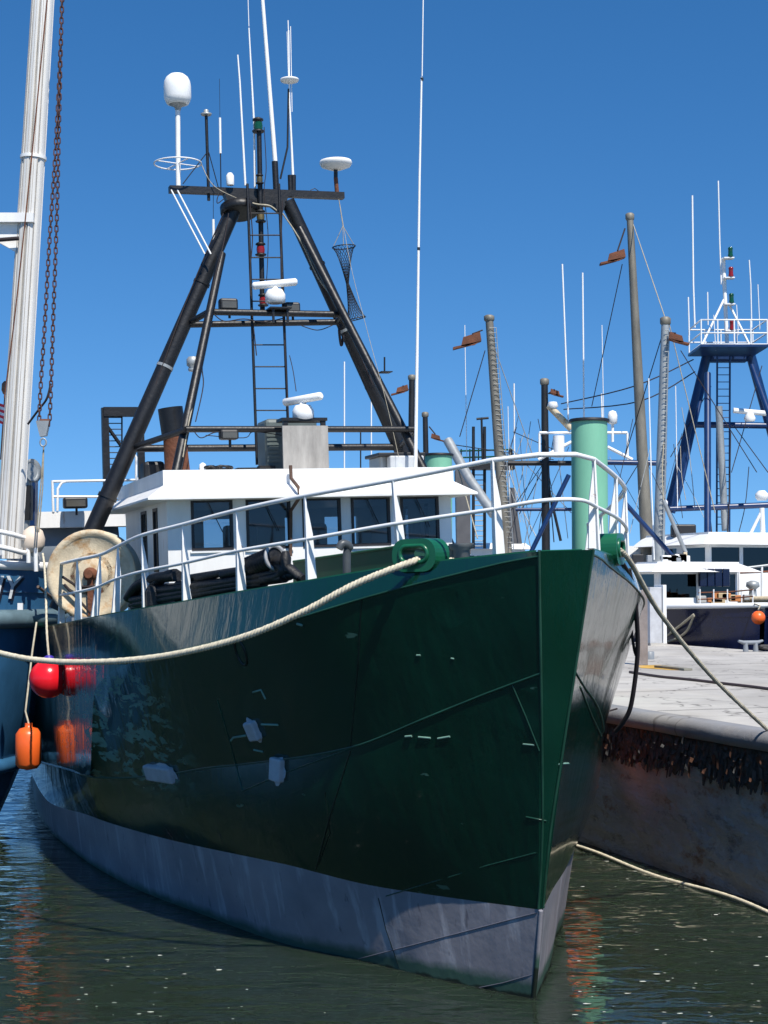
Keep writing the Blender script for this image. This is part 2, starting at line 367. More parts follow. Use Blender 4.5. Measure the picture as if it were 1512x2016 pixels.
# ------------------------------------------------------------------ green trawler
def hull_material():
    m = bpy.data.materials.new('green_hull_paint'); m.use_nodes = True; n = m.node_tree.nodes; l = m.node_tree.links; p = n['Principled BSDF']
    tc = n.new('ShaderNodeTexCoord'); ob = tc.outputs['Object']
    sep = n.new('ShaderNodeSeparateXYZ'); l.new(ob, sep.inputs[0])
    def nz(sc, st=(1, 1, 1), det=6, rough=.6, dist=0.):
        mp = n.new('ShaderNodeMapping'); mp.inputs['Scale'].default_value = st; l.new(ob, mp.inputs[0])
        t = n.new('ShaderNodeTexNoise'); t.inputs['Scale'].default_value = sc; t.inputs['Detail'].default_value = det; t.inputs['Roughness'].default_value = rough
        t.inputs['Distortion'].default_value = dist; l.new(mp.outputs[0], t.inputs['Vector']); return t.outputs[0]
    def mr(src, a, b, c=0., d=1.):
        r = n.new('ShaderNodeMapRange'); r.inputs['From Min'].default_value = a; r.inputs['From Max'].default_value = b
        r.inputs['To Min'].default_value = c; r.inputs['To Max'].default_value = d; l.new(src, r.inputs[0]); return r.outputs[0]
    def mul(a, b, op='MULTIPLY'):
        q = n.new('ShaderNodeMath'); q.operation = op
        for i, s in enumerate((a, b)):
            if isinstance(s, float): q.inputs[i].default_value = s
            else: l.new(s, q.inputs[i])
        return q.outputs[0]
    def mix(f, a, b):
        x = n.new('ShaderNodeMix'); x.data_type = 'RGBA'; l.new(f, x.inputs[0])
        for i, s in ((6, a), (7, b)):
            if isinstance(s, tuple): x.inputs[i].default_value = s + (1,)
            else: l.new(s, x.inputs[i])
        return x.outputs[2]
    col = mix(mr(nz(.9), .3, .7), (.0015, .023, .0135), (.0024, .034, .020))
    # scraped patches where the hull rubs its neighbour
    reg = mul(mr(sep.outputs[0], 3.1, 4.2), mr(sep.outputs[0], 8.8, 6.0))
    reg = mul(reg, mul(mr(sep.outputs[2], 1.3, 1.6), mr(sep.outputs[2], 2.9, 2.5)))
    chip = mr(nz(2.6, (1.0, 1, 2.6), 5, .55, .8), .52, .54)
    chip = mul(chip, mr(nz(7, (1, 1, 3)), .40, .5))
    chips = mul(chip, reg); col = mix(mul(chips, .9), col, (.10, .24, .19))
    tiny = mul(mr(nz(3.4, (.7, .7, 2.4), 4, .5), .715, .73), mr(sep.outputs[0], 8., 2., .4, 1.))
    col = mix(mul(tiny, .8), col, (.07, .15, .11))
    # weathered bulwark scrapes aft
    reg2 = mul(mr(sep.outputs[0], 4.0, 5.6), mr(sep.outputs[2], 2.5, 2.8))
    col = mix(mul(mul(mr(nz(3.2, (1, 1, 1.5), 5, .6, 1.2), .57, .59), reg2), .8), col, (.10, .17, .13))
    # diesel soot and salt bloom
    col = mix(mr(nz(2.0, (1, 1, .35)), .55, .85, 0., .25), col, (.018, .06, .045))
    l.new(col, p.inputs['Base Color'])
    l.new(mul(mr(nz(4.), .3, .75, .06, .20), mul(chips, .45), 'ADD'), p.inputs['Roughness']); p.inputs['Specular IOR Level'].default_value = .6; p.inputs['Coat Weight'].default_value = .5; p.inputs['Coat Roughness'].default_value = .06
    h = mul(nz(.85, (1, 1, .8), 2, .4), 1.0)
    h = mul(h, mul(nz(6.0, (1.6, 1.6, .12), 3, .5), .22), 'ADD')
    h = mul(h, mul(nz(20., (1, 1, 1), 5, .6), .03), 'ADD')
    vor = n.new('ShaderNodeTexVoronoi'); vor.inputs['Scale'].default_value = .9; vor.feature = 'F1'; l.new(ob, vor.inputs['Vector'])
    dent = mr(vor.outputs['Distance'], 0., .16, -.22, 0.)
    h = mul(h, dent, 'ADD')
    b = n.new('ShaderNodeBump'); b.inputs['Strength'].default_value = .5; b.inputs['Distance'].default_value = .10; l.new(h, b.inputs['Height']); l.new(b.outputs[0], p.inputs['Normal'])
    return m
def boot_material():
    m = bpy.data.materials.new('antifouling_boot'); m.use_nodes = True; n = m.node_tree.nodes; l = m.node_tree.links; p = n['Principled BSDF']
    tc = n.new('ShaderNodeTexCoord'); ob = tc.outputs['Object']; sep = n.new('ShaderNodeSeparateXYZ'); l.new(ob, sep.inputs[0])
    def nz(sc, st=(1, 1, 1), det=6, rough=.6, rot=(0, 0, 0)):
        mp = n.new('ShaderNodeMapping'); mp.inputs['Scale'].default_value = st; mp.inputs['Rotation'].default_value = rot; l.new(ob, mp.inputs[0])
        t = n.new('ShaderNodeTexNoise'); t.inputs['Scale'].default_value = sc; t.inputs['Detail'].default_value = det; t.inputs['Roughness'].default_value = rough; l.new(mp.outputs[0], t.inputs['Vector']); return t.outputs[0]
    def ramp(src, a, b, ca, cb):
        r = n.new('ShaderNodeValToRGB'); r.color_ramp.elements[0].position = a; r.color_ramp.elements[1].position = b
        r.color_ramp.elements[0].color = ca + (1,); r.color_ramp.elements[1].color = cb + (1,); l.new(src, r.inputs[0]); return r.outputs[0]
    def mix(f, a, b):
        x = n.new('ShaderNodeMix'); x.data_type = 'RGBA'; l.new(f, x.inputs[0]); l.new(a, x.inputs[6]); x.inputs[7].default_value = b + (1,); return x.outputs[2]
    col = ramp(nz(1.3), .3, .7, (.19, .19, .215), (.31, .30, .325))
    col = mix(ramp(nz(.7), .5, .75, (0, 0, 0), (.45, .45, .45)), col, (.34, .25, .25))
    col = mix(ramp(nz(5, (1.4, 1, .16), 5, .55, (0, .45, 0)), .545, .66, (0, 0, 0), (.6, .6, .6)), col, (.46, .46, .49))
    col = mix(ramp(nz(9, (1, 1, .3), 6), .62, .68, (0, 0, 0), (.5, .5, .5)), col, (.06, .06, .08))
    ad = n.new('ShaderNodeMath'); ad.operation = 'ADD'; l.new(sep.outputs[2], ad.inputs[0]); nn = nz(4); mm = n.new('ShaderNodeMath'); mm.operation = 'MULTIPLY'; mm.inputs[1].default_value = .14; l.new(nn, mm.inputs[0]); l.new(mm.outputs[0], ad.inputs[1])
    col = mix(ramp(ad.outputs[0], .17, .26, (1, 1, 1), (0, 0, 0)), col, (.045, .10, .075))
    col = mix(ramp(ad.outputs[0], .085, .11, (1, 1, 1), (0, 0, 0)), col, (.012, .02, .014))
    l.new(col, p.inputs['Base Color']); p.inputs['Roughness'].default_value = .5
    b = n.new('ShaderNodeBump'); b.inputs['Strength'].default_value = .35; b.inputs['Distance'].default_value = .06; l.new(nz(1.2, (1, 1, .8), 5), b.inputs['Height']); l.new(b.outputs[0], p.inputs['Normal'])
    return m
M_hull = hull_material(); M_boot = boot_material()
M_seam = mat('weld_seam', (.012, .062, .038), .4, var=.4)
M_seamg = mat('weld_seam_grey', (.13, .13, .16), .5, var=.3)
M_seamd = mat('weld_seam_dark', (.004, .012, .010), .4, var=.3)
M_primer = mat('grey_primer', (.42, .43, .45), .55, var=.2, scale=8)

boat = bpy.data.objects.new('fishing_boat', None); COL.objects.link(boat)
boat.matrix_world = Matrix(((_a[0], _b[0], _c[0], BO[0]), (_a[1], _b[1], _c[1], BO[1]), (_a[2], _b[2], _c[2], BO[2]), (0, 0, 0, 1)))
boat['frame'] = 'boat'; tag(boat, 'dark green steel trawler with white wheelhouse and black mast gantry, moored along the quay', 'boat')
L_ = 17.0
stem_s = pchip([-.7, 0, .39, .79, 1.41, 2.05, 2.89, 3.78], [.22, 0, -.12, -.22, -.38, -.55, -.76, -.98])
stem_w = pchip([-.7, .8, 1.1, 1.4, 2.05, 2.89, 3.78], [.022, .022, .024, .034, .085, .16, .24])
def row(S, Wd, Z): return (pchip(S, Wd), pchip(S, Z), S[0])
def st(z): return [stem_s(z)], [stem_w(z)], [z]
def mk(z0, S, Wd, Z): a, b_, c_ = st(z0); return row(a + S, b_ + Wd, c_ + Z)
rowG = mk(3.77, [0, .5, 1, 2, 3, 4, 5, 7, 10, 14, 17], [.95, 1.33, 1.62, 2.03, 2.37, 2.66, 2.84, 2.98, 3.04, 3.0, 2.7], [3.70, 3.64, 3.58, 3.49, 3.40, 3.32, 3.25, 3.13, 3.0, 2.91, 2.9])
rowK = mk(3.73, [-.76, -.44, .21, .87, 1.54, 2.36, 3.74, 4.26, 4.9, 5.3, 5.5, 5.75, 7, 11, 14.4, 17], [.41, .65, 1.19, 1.66, 1.95, 2.26, 2.67, 2.77, 2.87, 2.90, 2.91, 2.915, 2.97, 3.02, 3.02, 2.7], [3.695, 3.625, 3.46, 3.28, 3.14, 3.0, 2.81, 2.73, 2.54, 2.40, 2.0, 1.42, 1.34, 1.04, .85, .8])
rowC = mk(2.79, [-.3, .15, .98, 2.48, 3.1, 3.72, 5.49, 6.0, 6.92, 10.97, 14.4, 17], [.44, .77, 1.24, 1.87, 2.11, 2.31, 2.72, 2.86, 2.94, 3.0, 3.0, 2.7], [2.62, 2.42, 2.10, 1.83, 1.74, 1.63, 1.40, 1.36, 1.31, 1.02, .83, .78])
rowB = mk(.79, [.54, 1.25, 2.36, 4.96, 6.9, 10.2, 17], [.47, .93, 1.56, 2.34, 2.72, 2.96, 2.6], [.78, .79, .87, .80, .75, .55, .5])
rowW = mk(.0, [.44, .9, 1.82, 2.48, 4.12, 5.87, 8, 11, 17], [.29, .57, 1.05, 1.45, 1.98, 2.46, 2.77, 2.93, 2.5], [0, 0, 0, 0, .02, .03, .03, .03, .03])
rowU = mk(-.6, [.6, 2, 4, 7, 11, 17], [.2, .8, 1.5, 2.1, 2.3, 2.0], [-.6]*6)
ts = [0, .006, .014, .026, .042] + list(np.linspace(.055, .62, 96)) + list(np.linspace(.65, 1, 10))
def rowpts(r, side, sub=None): return [np.array([r[2] + (L_-r[2])*t, side*r[0](r[2] + (L_-r[2])*t), r[1](r[2] + (L_-r[2])*t)]) for t in ts]
SEG = [(rowU, rowW, 2, 1), (rowW, rowB, 3, 1), (rowB, rowC, 4, 0), (rowC, rowK, 4, 0), (rowK, rowG, 2, 0)]
hv = []; hf = []; hm = []
def hadd(rows, mi):
    k = len(hv); n = len(rows[0])
    for r in rows: hv.extend([tuple(p) for p in r])
    for i in range(len(rows)-1):
        for j in range(n-1):
            hf.append((k+i*n+j, k+i*n+j+1, k+(i+1)*n+j+1, k+(i+1)*n+j)); hm.append(mi)
stemrows = {1: [], -1: []}
for side in (1, -1):
    for (r0, r1, k, mi) in SEG:
        A_ = rowpts(r0, side); B_ = rowpts(r1, side)
        if r1 is rowK: B_ = [np.array([b[0], b[1], max(b[2], a[2] + .004)]) for a, b in zip(A_, B_)]
        if r0 is rowK: A2 = rowpts(rowC, side); A_ = [np.array([b[0], b[1], max(b[2], a[2] + .004)]) for a, b in zip(A2, A_)]
        rows_ = [[a*(1-i/k) + b*(i/k) for a, b in zip(A_, B_)] for i in range(k+1)]
        if r0 is rowB: rows_ = [[p + np.array([0, side*.10*math.sin(math.pi*i/k)*float(np.interp(p[0], [-.3, 1.5, 3.5, 5], [0, 1, 1, .2])), 0]) for p in r] for i, r in enumerate(rows_)]
        hadd(rows_, mi)
        stemrows[side] += [(r[0], mi) for r in rows_]
for (p, mi), (q, _), (p2, m2), (q2, _) in zip(stemrows[1], stemrows[-1], stemrows[1][1:], stemrows[-1][1:]):   # stem plate
    if abs(p[2]-p2[2]) > 1e-5:
        k = len(hv); hv.extend([tuple(p), tuple(q), tuple(q2), tuple(p2)]); hf.append((k, k+1, k+2, k+3)); hm.append(mi if m2 == mi else m2)
endr = {}
for side in (1, -1): endr[side] = [rowpts(r, side)[-1] for r in (rowU, rowW, rowB, rowC, rowG)]
k = len(hv); hv.extend([tuple(p) for p in endr[1] + endr[-1][::-1]]); hf.append(tuple(range(k, k+10))); hm.append(0)
me = bpy.data.meshes.new('hull'); me.from_pydata(hv, [], hf); me.materials.append(M_hull); me.materials.append(M_boot)
me.polygons.foreach_set('material_index', hm); me.polygons.foreach_set('use_smooth', [len(f) == 4 for f in hf])
bm = bmesh.new(); bm.from_mesh(me)
bmesh.ops.recalc_face_normals(bm, faces=bm.faces); bm.to_mesh(me); bm.free()
# panels keep their own vertices, so chines and the stem edges stay crisp; weld only inside a panel
hull = bpy.data.objects.new('hull', me); COL.objects.link(hull); hull.parent = boat
tag(hull, 'dark green steel hull with grey violet boot top')
BVH = BVHTree.FromPolygons([Vector(v) for v in hv], hf)
def H(u, v, lift=0.):                      # pixel -> point on the hull skin (boat frame)
    o = Vector(BM @ (C0 - BO)); d = Vector(BM @ ray(u, v)).normalized(); h, nrm, i, dist = BVH.ray_cast(o, d)
    if h is None: return None
    if nrm.dot(d) > 0: nrm = -nrm
    return h + nrm*lift, nrm
def Gp(s, side=1, inset=0., dz=0.): return np.array([s, side*(rowG[0](s) - inset), rowG[1](s) + dz])
# bulwark inside, cap and deck
ss = [rowG[2] + .02 + (L_-.1-rowG[2])*t for t in ts]
def hull_w(s, z):
    pts = sorted([(r[1](s), r[0](s)) for r in (rowB, rowC, rowK, rowG) if s >= r[2]]); return float(np.interp(z, [p[0] for p in pts], [p[1] for p in pts]))
def inner(s, side, dz): z = rowG[1](s) + dz; return np.array([s, side*max(.02, min(rowG[0](s)-.07, hull_w(s, z)-.07)), z])
ssi = [max(s, rowG[2]+.30) for s in ss]
mb = MB()
for side in (1, -1):
    mb.grid([[Gp(s, side, .0, .0) for s in ss], [Gp(s, side, .0, .012) for s in ss], [Gp(s, side, .07, .012) for s in ss]], False)
    mb.grid([[inner(s, side, d) for s in ssi] for d in (.008, -.15, -.3, -.45, -.6, -.75)], False)
s0 = ss[0]; mb.box((s0+.10, 0, rowG[1](s0)-.09), (.06, .36, .2))
mb.build('bulwark', M_green, boat)
mb = MB(); mb.grid([[inner(s, 1, -.72) for s in ssi], [inner(s, -1, -.72) for s in ssi]], False)
mb.build('deck', mat('deck_paint', (.10, .13, .11), .7, var=.3, rust=.3), boat)
# weld seams and chine beads: raised lines on the plating
def seam(pix, r, m, name='weld_seam'):
    pts = []
    for (a, b_), (c_, d_) in zip(pix, pix[1:]):
        n_ = max(2, int(math.hypot(c_-a, d_-b_)/12))
        for i in range(n_):
            q = H(a + (c_-a)*i/n_, b_ + (d_-b_)*i/n_, r*.2)
            if q: pts.append(q[0])
    q = H(*pix[-1], r*.2)
    if q: pts.append(q[0])
    if len(pts) > 1: MB().tube(pts, r, 5).build(name, m, hull)
for side in (1, -1):
    MB().tube([p for p in rowpts(rowC, side)][:66], .011, 5).build('weld_seam', M_seam, hull)
    MB().tube([p + np.array([0, side*.002, 0]) for p in rowpts(rowK, side)][:44], .010, 5).build('weld_seam', M_seam, hull)
for pix, r, m in [([(1008, 1347), (1035, 1410), (1062, 1478)], .007, M_seam), ([(428, 1377), (450, 1450), (478, 1558)], .007, M_seam),
                  ([(478, 1557), (560, 1522), (686, 1475)], .007, M_seam), ([(690, 1478), (655, 1590), (622, 1712)], .007, M_seamd),
                  ([(1066, 1676), (962, 1703), (760, 1764)], .006, M_seam), ([(1036, 1608), (1075, 1616)], .007, M_seam),
                  ([(1056, 1797), (900, 1838), (705, 1888)], .005, M_seamg), ([(745, 1768), (760, 1830), (786, 1905)], .005, M_seamd),
                  ([(1050, 1918), (990, 1935), (935, 1946)], .004, M_seamg), ([(640, 1560), (650, 1640), (628, 1700)], .005, M_seamd),
                  ([(1142, 1352), (1165, 1410), (1190, 1462)], .008, M_seam), ([(1160, 1845), (1140, 1830), (1130, 1815)], .008, M_seamd), ([(712, 1180), (706, 1300), (690, 1470)], .005, M_seamd)]:
    seam(pix, r, m)
M_scrape = mat('pale_scrape', (.16, .30, .24), .7, var=.4)
for pix, r in [([(1100, 1504), (1119, 1503)], .008), ([(798, 1450), (811, 1449)], .010), ([(824, 1451), (848, 1453)], .009), ([(862, 1454), (886, 1450)], .009), ([(1030, 1465), (1052, 1467)], .008), ([(498, 1363), (514, 1358), (523, 1376)], .009), ([(820, 1290), (828, 1290)], .008), ([(888, 1296), (894, 1297)], .007), ([(455, 1458), (460, 1452), (485, 1448)], .012), ([(515, 1426), (548, 1427)], .010), ([(585, 1228), (596, 1231)], .012), ([(500, 1476), (518, 1480)], .010)]:
    seam(pix, r, M_scrape, 'paint_scrape')
# stem edge beads and the stem bar
for side in (1, -1):
    MB().tube([(stem_s(z)-.0, side*stem_w(z), z) for z in np.linspace(.8, 3.77, 20)], .012, 5).build('stem_edge_bead', M_seam, hull)
MB().tube([(stem_s(z)-.004, 0, z) for z in np.linspace(-.3, .78, 12)], .022, 6).build('stem_bar', M_boot, hull)
# grey primed doubler plates
for (u, v, w_, h_, rot) in [(318, 1522, .62, .17, .03), (501, 1437, .15, .19, .15), (549, 1515, .17, .22, -.1)]:
    q = H(u, v, .0)
    if q:
        p, nr = q; up = Vector((0, 0, 1)); sd = up.cross(nr).normalized(); up = nr.cross(sd).normalized(); c_, s_ = math.cos(rot), math.sin(rot)
        a1 = sd*c_ + up*s_; a2 = up*c_ - sd*s_
        o = MB().box(p + nr*.022, (w_, h_, .08), (a1, a2, nr), .018).build('doubler_plate', M_primer, hull)
        pts = [p + nr*.004 + a1*math.cos(t)*(w_*.62 + .02*math.sin(5*t + u)) + a2*math.sin(t)*(h_*.66 + .02*math.cos(4*t + v)) for t in np.linspace(0, 2*math.pi, 18)[:-1]]
        MB().prism(pts, nr*.004).build('primer_patch', M_primer, hull)
q = H(474, 1284, 0)
if q:
    p, nr = q; up = Vector((0, 0, 1)); sd = up.cross(nr).normalized(); up = nr.cross(sd)
    MB().tube([p + sd*.07*math.cos(a) + up*.13*math.sin(a) for a in np.linspace(0, 2*math.pi, 22)[:-1]], .014, 6, closed=True).build('hawse_ring', M_seamd, hull)
# ------------------------------------------------------------------ fairleads
def fairlead(side):
    s0 = .02; p = V(Gp(s0, side, .10)); t = V(Gp(s0+.25, side, .10) - Gp(s0-.25, side, .10)); t.z = 0; t.normalize(); up = Vector((0, 0, 1)); nr = t.cross(up)
    if nr.y*side < 0: nr = -nr
    def arch(hw, h0, h1, r):
        pts = []
        for cx, cz, a0 in ((hw-r, h0+r, -90), (hw-r, h1-r, 0), (-(hw-r), h1-r, 90), (-(hw-r), h0+r, 180)):
            for i in range(7):
                a = math.radians(a0 + 90*i/6); pts.append(p + t*(cx + r*math.cos(a)) + up*(cz + r*math.sin(a)))
        return pts
    o = MB().ring([q - nr*.10 for q in arch(.215, -.06, .215, .12)], [q - nr*.10 for q in arch(.135, .02, .155, .066)], nr*.22).build('fairlead', M_green, boat)
    MB().tube([q + nr*.12 for q in arch(.135, .02, .155, .066)], .020, 6, closed=True).build('lip', M_green, o)
    return p + up*.07, nr
FL_S, FLn = fairlead(1); FL_P, FLnp = fairlead(-1)
# ------------------------------------------------------------------ rail
def solveG(u, v, inset=.05):
    best = None
    for s in np.linspace(rowG[2], 15, 1600):
        p = B(u, v, s=s); e = abs(p[1] - (rowG[0](s)-inset))
        if best is None or e < best[0]: best = (e, p)
    return best[1]
rail = bpy.data.objects.new('railing', None); COL.objects.link(rail); rail.parent = boat
POST = [((975, 1092), (969, 906), (969, 1003)), ((785, 1117), (773, 945), (773, 1032)), ((606, 1145), (600, 976), (602, 1062)), ((468, 1166), (465, 1005), (466, 1085)),
        ((361, 1184), (359, 1033), (360, 1109)), ((282, 1198), (279, 1054), (280, 1125)), ((221, 1210), (233, 1075), (228, 1140)), ((180, 1218), (198, 1092), (188, 1157)), ((148, 1226), (152, 1102), (150, 1166)), ((115, 1232), (120, 1110), (118, 1172))]
tops = []; mids = []; bases = []
for bp, tp, mp in POST:
    p = solveG(*bp); tops.append(B(*tp, s=p[0])); mids.append(B(*mp, s=p[0])); bases.append(p)
front_top = [B(1080, 901, s=tops[0][0]-.30)*np.array([1, 1, 1])]; front_mid = [B(1085, 989, s=tops[0][0]-.30)]
mir = lambda p: np.array([p[0], -p[1], p[2]])
for side in (1, -1):
    for i, (p, t, m_) in enumerate(zip(bases, tops, mids)):
        if side == -1 and i > 5: continue
        if side == -1: p, t, m_ = mir(p), mir(t), mir(m_)
        t = V(t); p = V(p); ax = (t-p).normalized(); n_ = Vector((0, side*1., 0)); a2 = Vector((1, 0, 0)); wd = .040
        q = [p - a2*wd - ax*.03, p + a2*wd - ax*.03, t + a2*wd*.55, t - a2*wd*.55]
        mbx = MB().prism([k_ - n_*.008 for k_ in q], n_*.016)
        qq = [p + Vector((0, -side*.0, 0)) - ax*.03, p + Vector((0, -side*.085, 0)) - ax*.03, (p*.45 + t*.55) + Vector((0, -side*.06, 0)), t]
        mbx.prism([k_ - a2*.007 for k_ in qq], a2*.014)
        mbx.build('stanchion', M_rail, rail)
def railpath(side):
    f = (lambda p: p) if side == 1 else mir
    return [f(p) for p in tops], [f(p) for p in mids]
tS, mS = railpath(1); tP, mP = railpath(-1)
ft = np.array([(tops[0][0])-.27, .16, tops[0][2]+.02]); fm = np.array([(mids[0][0])-.30, .17, mids[0][2]+.05])
MB().tube(smooth_path(tS[::-1], 4), .021, 8).build('top_rail', M_rail, rail)
MB().tube(smooth_path(mS[::-1], 4), .017, 8).build('mid_rail', M_rail, rail)
MB().tube([tS[0]] + smooth_path([ft, mir(ft)], 4) + [tP[0]], .021, 8).build('top_rail', M_rail, rail)
MB().tube(smooth_path([mS[0], fm, mir(fm), mP[0]], 6), .017, 8).build('mid_rail', M_rail, rail)
MB().tube(smooth_path(tP[:6], 4), .021, 8).build('top_rail', M_rail, rail)
MB().tube(smooth_path(mP[:6], 4), .017, 8).build('mid_rail', M_rail, rail)
# ------------------------------------------------------------------ wheelhouse
wh = bpy.data.objects.new('wheelhouse', None); COL.objects.link(wh); wh.parent = boat
SF, HW, ZD = 6.3, 1.84, 2.5
wins = [((375, 985), (460, 1080)), ((483, 980), (574, 1077)), ((594, 979), (673, 1076)), ((690, 977), (770, 1076)), ((787, 976), (866, 1073))]
WR = []
for a, b_ in wins:
    p, q = B(*a, s=SF), B(*b_, s=SF); WR.append((q[1], p[1], q[2], p[2]))          # w0, w1, z0, z1
Z0 = sum(r[2] for r in WR)/5; Z1 = sum(r[3] for r in WR)/5
ZTOP = 4.70
X1, X2, X3 = Vector((1, 0, 0)), Vector((0, 1, 0)), Vector((0, 0, 1))
def bx(mb, s0, s1, w0, w1, z0, z1): return mb.box(((s0+s1)/2, (w0+w1)/2, (z0+z1)/2), (abs(s1-s0), abs(w1-w0), abs(z1-z0)))
mb = MB(); T = .08
bx(mb, SF, SF+T, -HW, HW, ZD, Z0); bx(mb, SF, SF+T, -HW, HW, Z1, ZTOP)
edges = sorted([(r[0], r[1]) for r in WR]); cur = -HW
for a, b_ in edges: bx(mb, SF, SF+T, cur, a, Z0, Z1); cur = b_
bx(mb, SF, SF+T, cur, HW, Z0, Z1)
# sides with window openings (starboard ones show), rear wall with openings
SB = 9.4
sidew = [(6.95, 7.25), (7.75, 8.15)]
for sd in (1, -1):
    w0, w1 = sd*(HW-T), sd*HW
    bx(mb, SF+T, SB, w0, w1, ZD, 3.72); bx(mb, SF+T, SB, w0, w1, 4.52, ZTOP); c_ = SF+T
    for a, b_ in sidew: bx(mb, c_, a, w0, w1, 3.72, 4.52); c_ = b_
    bx(mb, c_, SB, w0, w1, 3.72, 4.52)
bx(mb, SB, SB+T, -HW, HW, ZD, 3.75); bx(mb, SB, SB+T, -HW, HW, 4.45, ZTOP)
cur = -HW
for a, b_ in [(-1.55, -1.05), (-.75, -.45), (.1, .75), (1.0, 1.5)]: bx(mb, SB, SB+T, cur, a, 3.75, 4.45); cur = b_
bx(mb, SB, SB+T, cur, HW, 3.75, 4.45)
mb.build('wall', M_white, wh)
M_frame = mat('window_rubber', (.018, .016, .018), .5, var=.3)
def window(w0, w1, z0, z1):
    f = .035; m_ = MB(); s_ = SF-.012
    for (a, b_, c_, d_) in ((w0, w1, z0, z0+f), (w0, w1, z1-f*1.2, z1), (w0, w0+f, z0+f, z1-f*1.2), (w1-f, w1, z0+f, z1-f*1.2)): bx(m_, s_, s_+.05, a, b_, c_, d_)
    o = m_.build('window_frame', M_frame, wh)
    m_ = MB(); bx(m_, SF+.008, SF+.014, w0+f, w1-f, z0+f, z1-f*1.2); m_.build('window_pane', G_dark, wh)
for r in WR: window(r[0], r[1], Z0, Z1)
for r in WR[:2] + WR[3:]:                              # wipers and rust runs under the sills
    wc = (r[0]+r[1])/2; MB().tube([(SF-.03, wc+.05, Z1-.04), (SF-.035, wc-.12, Z0+.22)], .006, 5).build('wiper', M_frame, wh)
    MB().box((SF-.012, wc, Z0-.018), (.03, r[1]-r[0]+.04, .02)).build('sill', M_rail, wh)
for sd in (1, -1):
    for a, b_ in sidew:
        m_ = MB(); f = .04; w0 = sd*(HW-.02); w1 = sd*(HW+.012)
        for (p0, p1, c_, d_) in ((a, b_, 3.72, 3.72+f), (a, b_, 4.52-f, 4.52), (a, a+f, 3.72+f, 4.52-f), (b_-f, b_, 3.72+f, 4.52-f)): bx(m_, p0, p1, w0, w1, c_, d_)
        m_.build('window_frame', M_frame, wh); m_ = MB(); bx(m_, a+f, b_-f, sd*(HW-.03), sd*(HW-.024), 3.72+f, 4.52-f); m_.build('window_pane', G_dark, wh)
# interior: dark floor and ceiling lining, console, two chairs
M_int = mat('dark_interior', (.05, .045, .04), .8)
m_ = MB(); bx(m_, SF+T+.002, SB-.002, -HW+T+.002, HW-T-.002, 2.6, 2.64); bx(m_, SF+T+.002, SB-.002, -HW+T+.002, HW-T-.002, 4.62, 4.66); m_.build('lining', M_int, wh)
m_ = MB(); bx(m_, SF+.25, SF+.8, -1.6, 1.6, 2.64, 3.72); bx(m_, SF+.3, SF+.45, -.9, -.5, 3.72, 3.98); bx(m_, SF+.3, SF+.45, .25, .7, 3.72, 3.95); bx(m_, SF+.3, SF+.42, 1.0, 1.3, 3.72, 3.9); m_.build('console', M_int, wh)
for cw in (-.55, .45):
    m_ = MB(); m_.box((8.2, cw, 3.55), (.5, .5, .12), None, .04); m_.box((8.42, cw, 3.95), (.12, .48, .75), None, .05); m_.cyl((8.2, cw, 2.64), (8.2, cw, 3.5), .06); m_.build('helm_chair', mat('chair_vinyl', (.35, .34, .32), .5), wh)
# roof: fascia box and flared visor
zf0, zf1 = 4.72, 4.945; FW = 1.88; RB = 9.9
mb = MB(); bx(mb, SF-.02, RB, -FW, FW, zf0, zf1); mb.build('roof_fascia', M_white, wh)
vs = [(SF-.021, FW+.001, zf0+.04), (SF-.42, 2.14, 4.595), (SF-.42, -2.05, 4.595), (SF-.021, -FW-.001, zf0+.04), (RB, FW+.001, zf0+.04), (RB, 2.14, 4.595), (RB, -2.05, 4.595), (RB, -FW-.001, zf0+.04)]
vs2 = [(x, y, z-.035) for x, y, z in vs]
fs = [(0, 1, 2, 3), (0, 4, 5, 1), (3, 2, 6, 7)]
mb = MB(); mb.add(vs, fs)
und = [(SF-.42, 2.14, 4.57), (SF-.42, -2.05, 4.57), (RB, -2.05, 4.57), (RB, 2.14, 4.57)]
mb.add(und, [(0, 1, 2, 3)]); mb.add([vs[1], vs[2], und[1], und[0]], [(0, 1, 2, 3)]); mb.add([vs[1], vs[5], und[3], und[0]], [(0, 1, 2, 3)]); mb.add([vs[2], vs[6], und[2], und[1]], [(0, 1, 2, 3)])
mb.build('visor', M_white, wh, fix=False)
p0 = B(570, 920, s=SF-.06); p1 = B(572, 1095, s=SF-.06)
m_ = MB(); m_.tube([p0 + np.array([-.05, 0, .02]), p0 + np.array([-.06, 0, -.14]), (p0[0]-.38, p0[1], 4.72-.03), (p0[0]-.38, p0[1], 4.55), (p0[0], p0[1], 4.42), (p1[0], p1[1], p1[2])], .022, 8)
m_.build('drain_pipe', mat('rusty_pipe', (.10, .055, .035), .75, var=.5, bump=.3), wh)
# green V-shaped breakwater on the foredeck
ap = B(800, 1074, s=3.6); le = B(578, 1106, s=5.9); ri = B(878, 1092, s=5.6)
m_ = MB()
for e in (le, ri):
    a, b_ = V(ap), V(e); m_.prism([a, b_, Vector((b_.x+.1, b_.y, 2.7)), Vector((a.x-.0, a.y, 2.7))], (.03, 0, 0)); m_.tube([a, b_], .018, 6)
m_.build('breakwater', mat('breakwater_green', (.006, .075, .03), .65, var=.2), boat)
# dark cowl pipe in front of it
c0 = B(683, 1160, s=2.4); c1 = B(683, 1090, s=2.4); m_ = MB(); m_.tube(smooth_path([c0, c1, c1 + np.array([-.02, -.02, .07]), c1 + np.array([-.03, .05, .10]), c1 + np.array([-.03, .09, .05])], 5), .042, 10); m_.build('vent_pipe', mat('dark_grey_pipe', (.07, .08, .085), .4), boat)
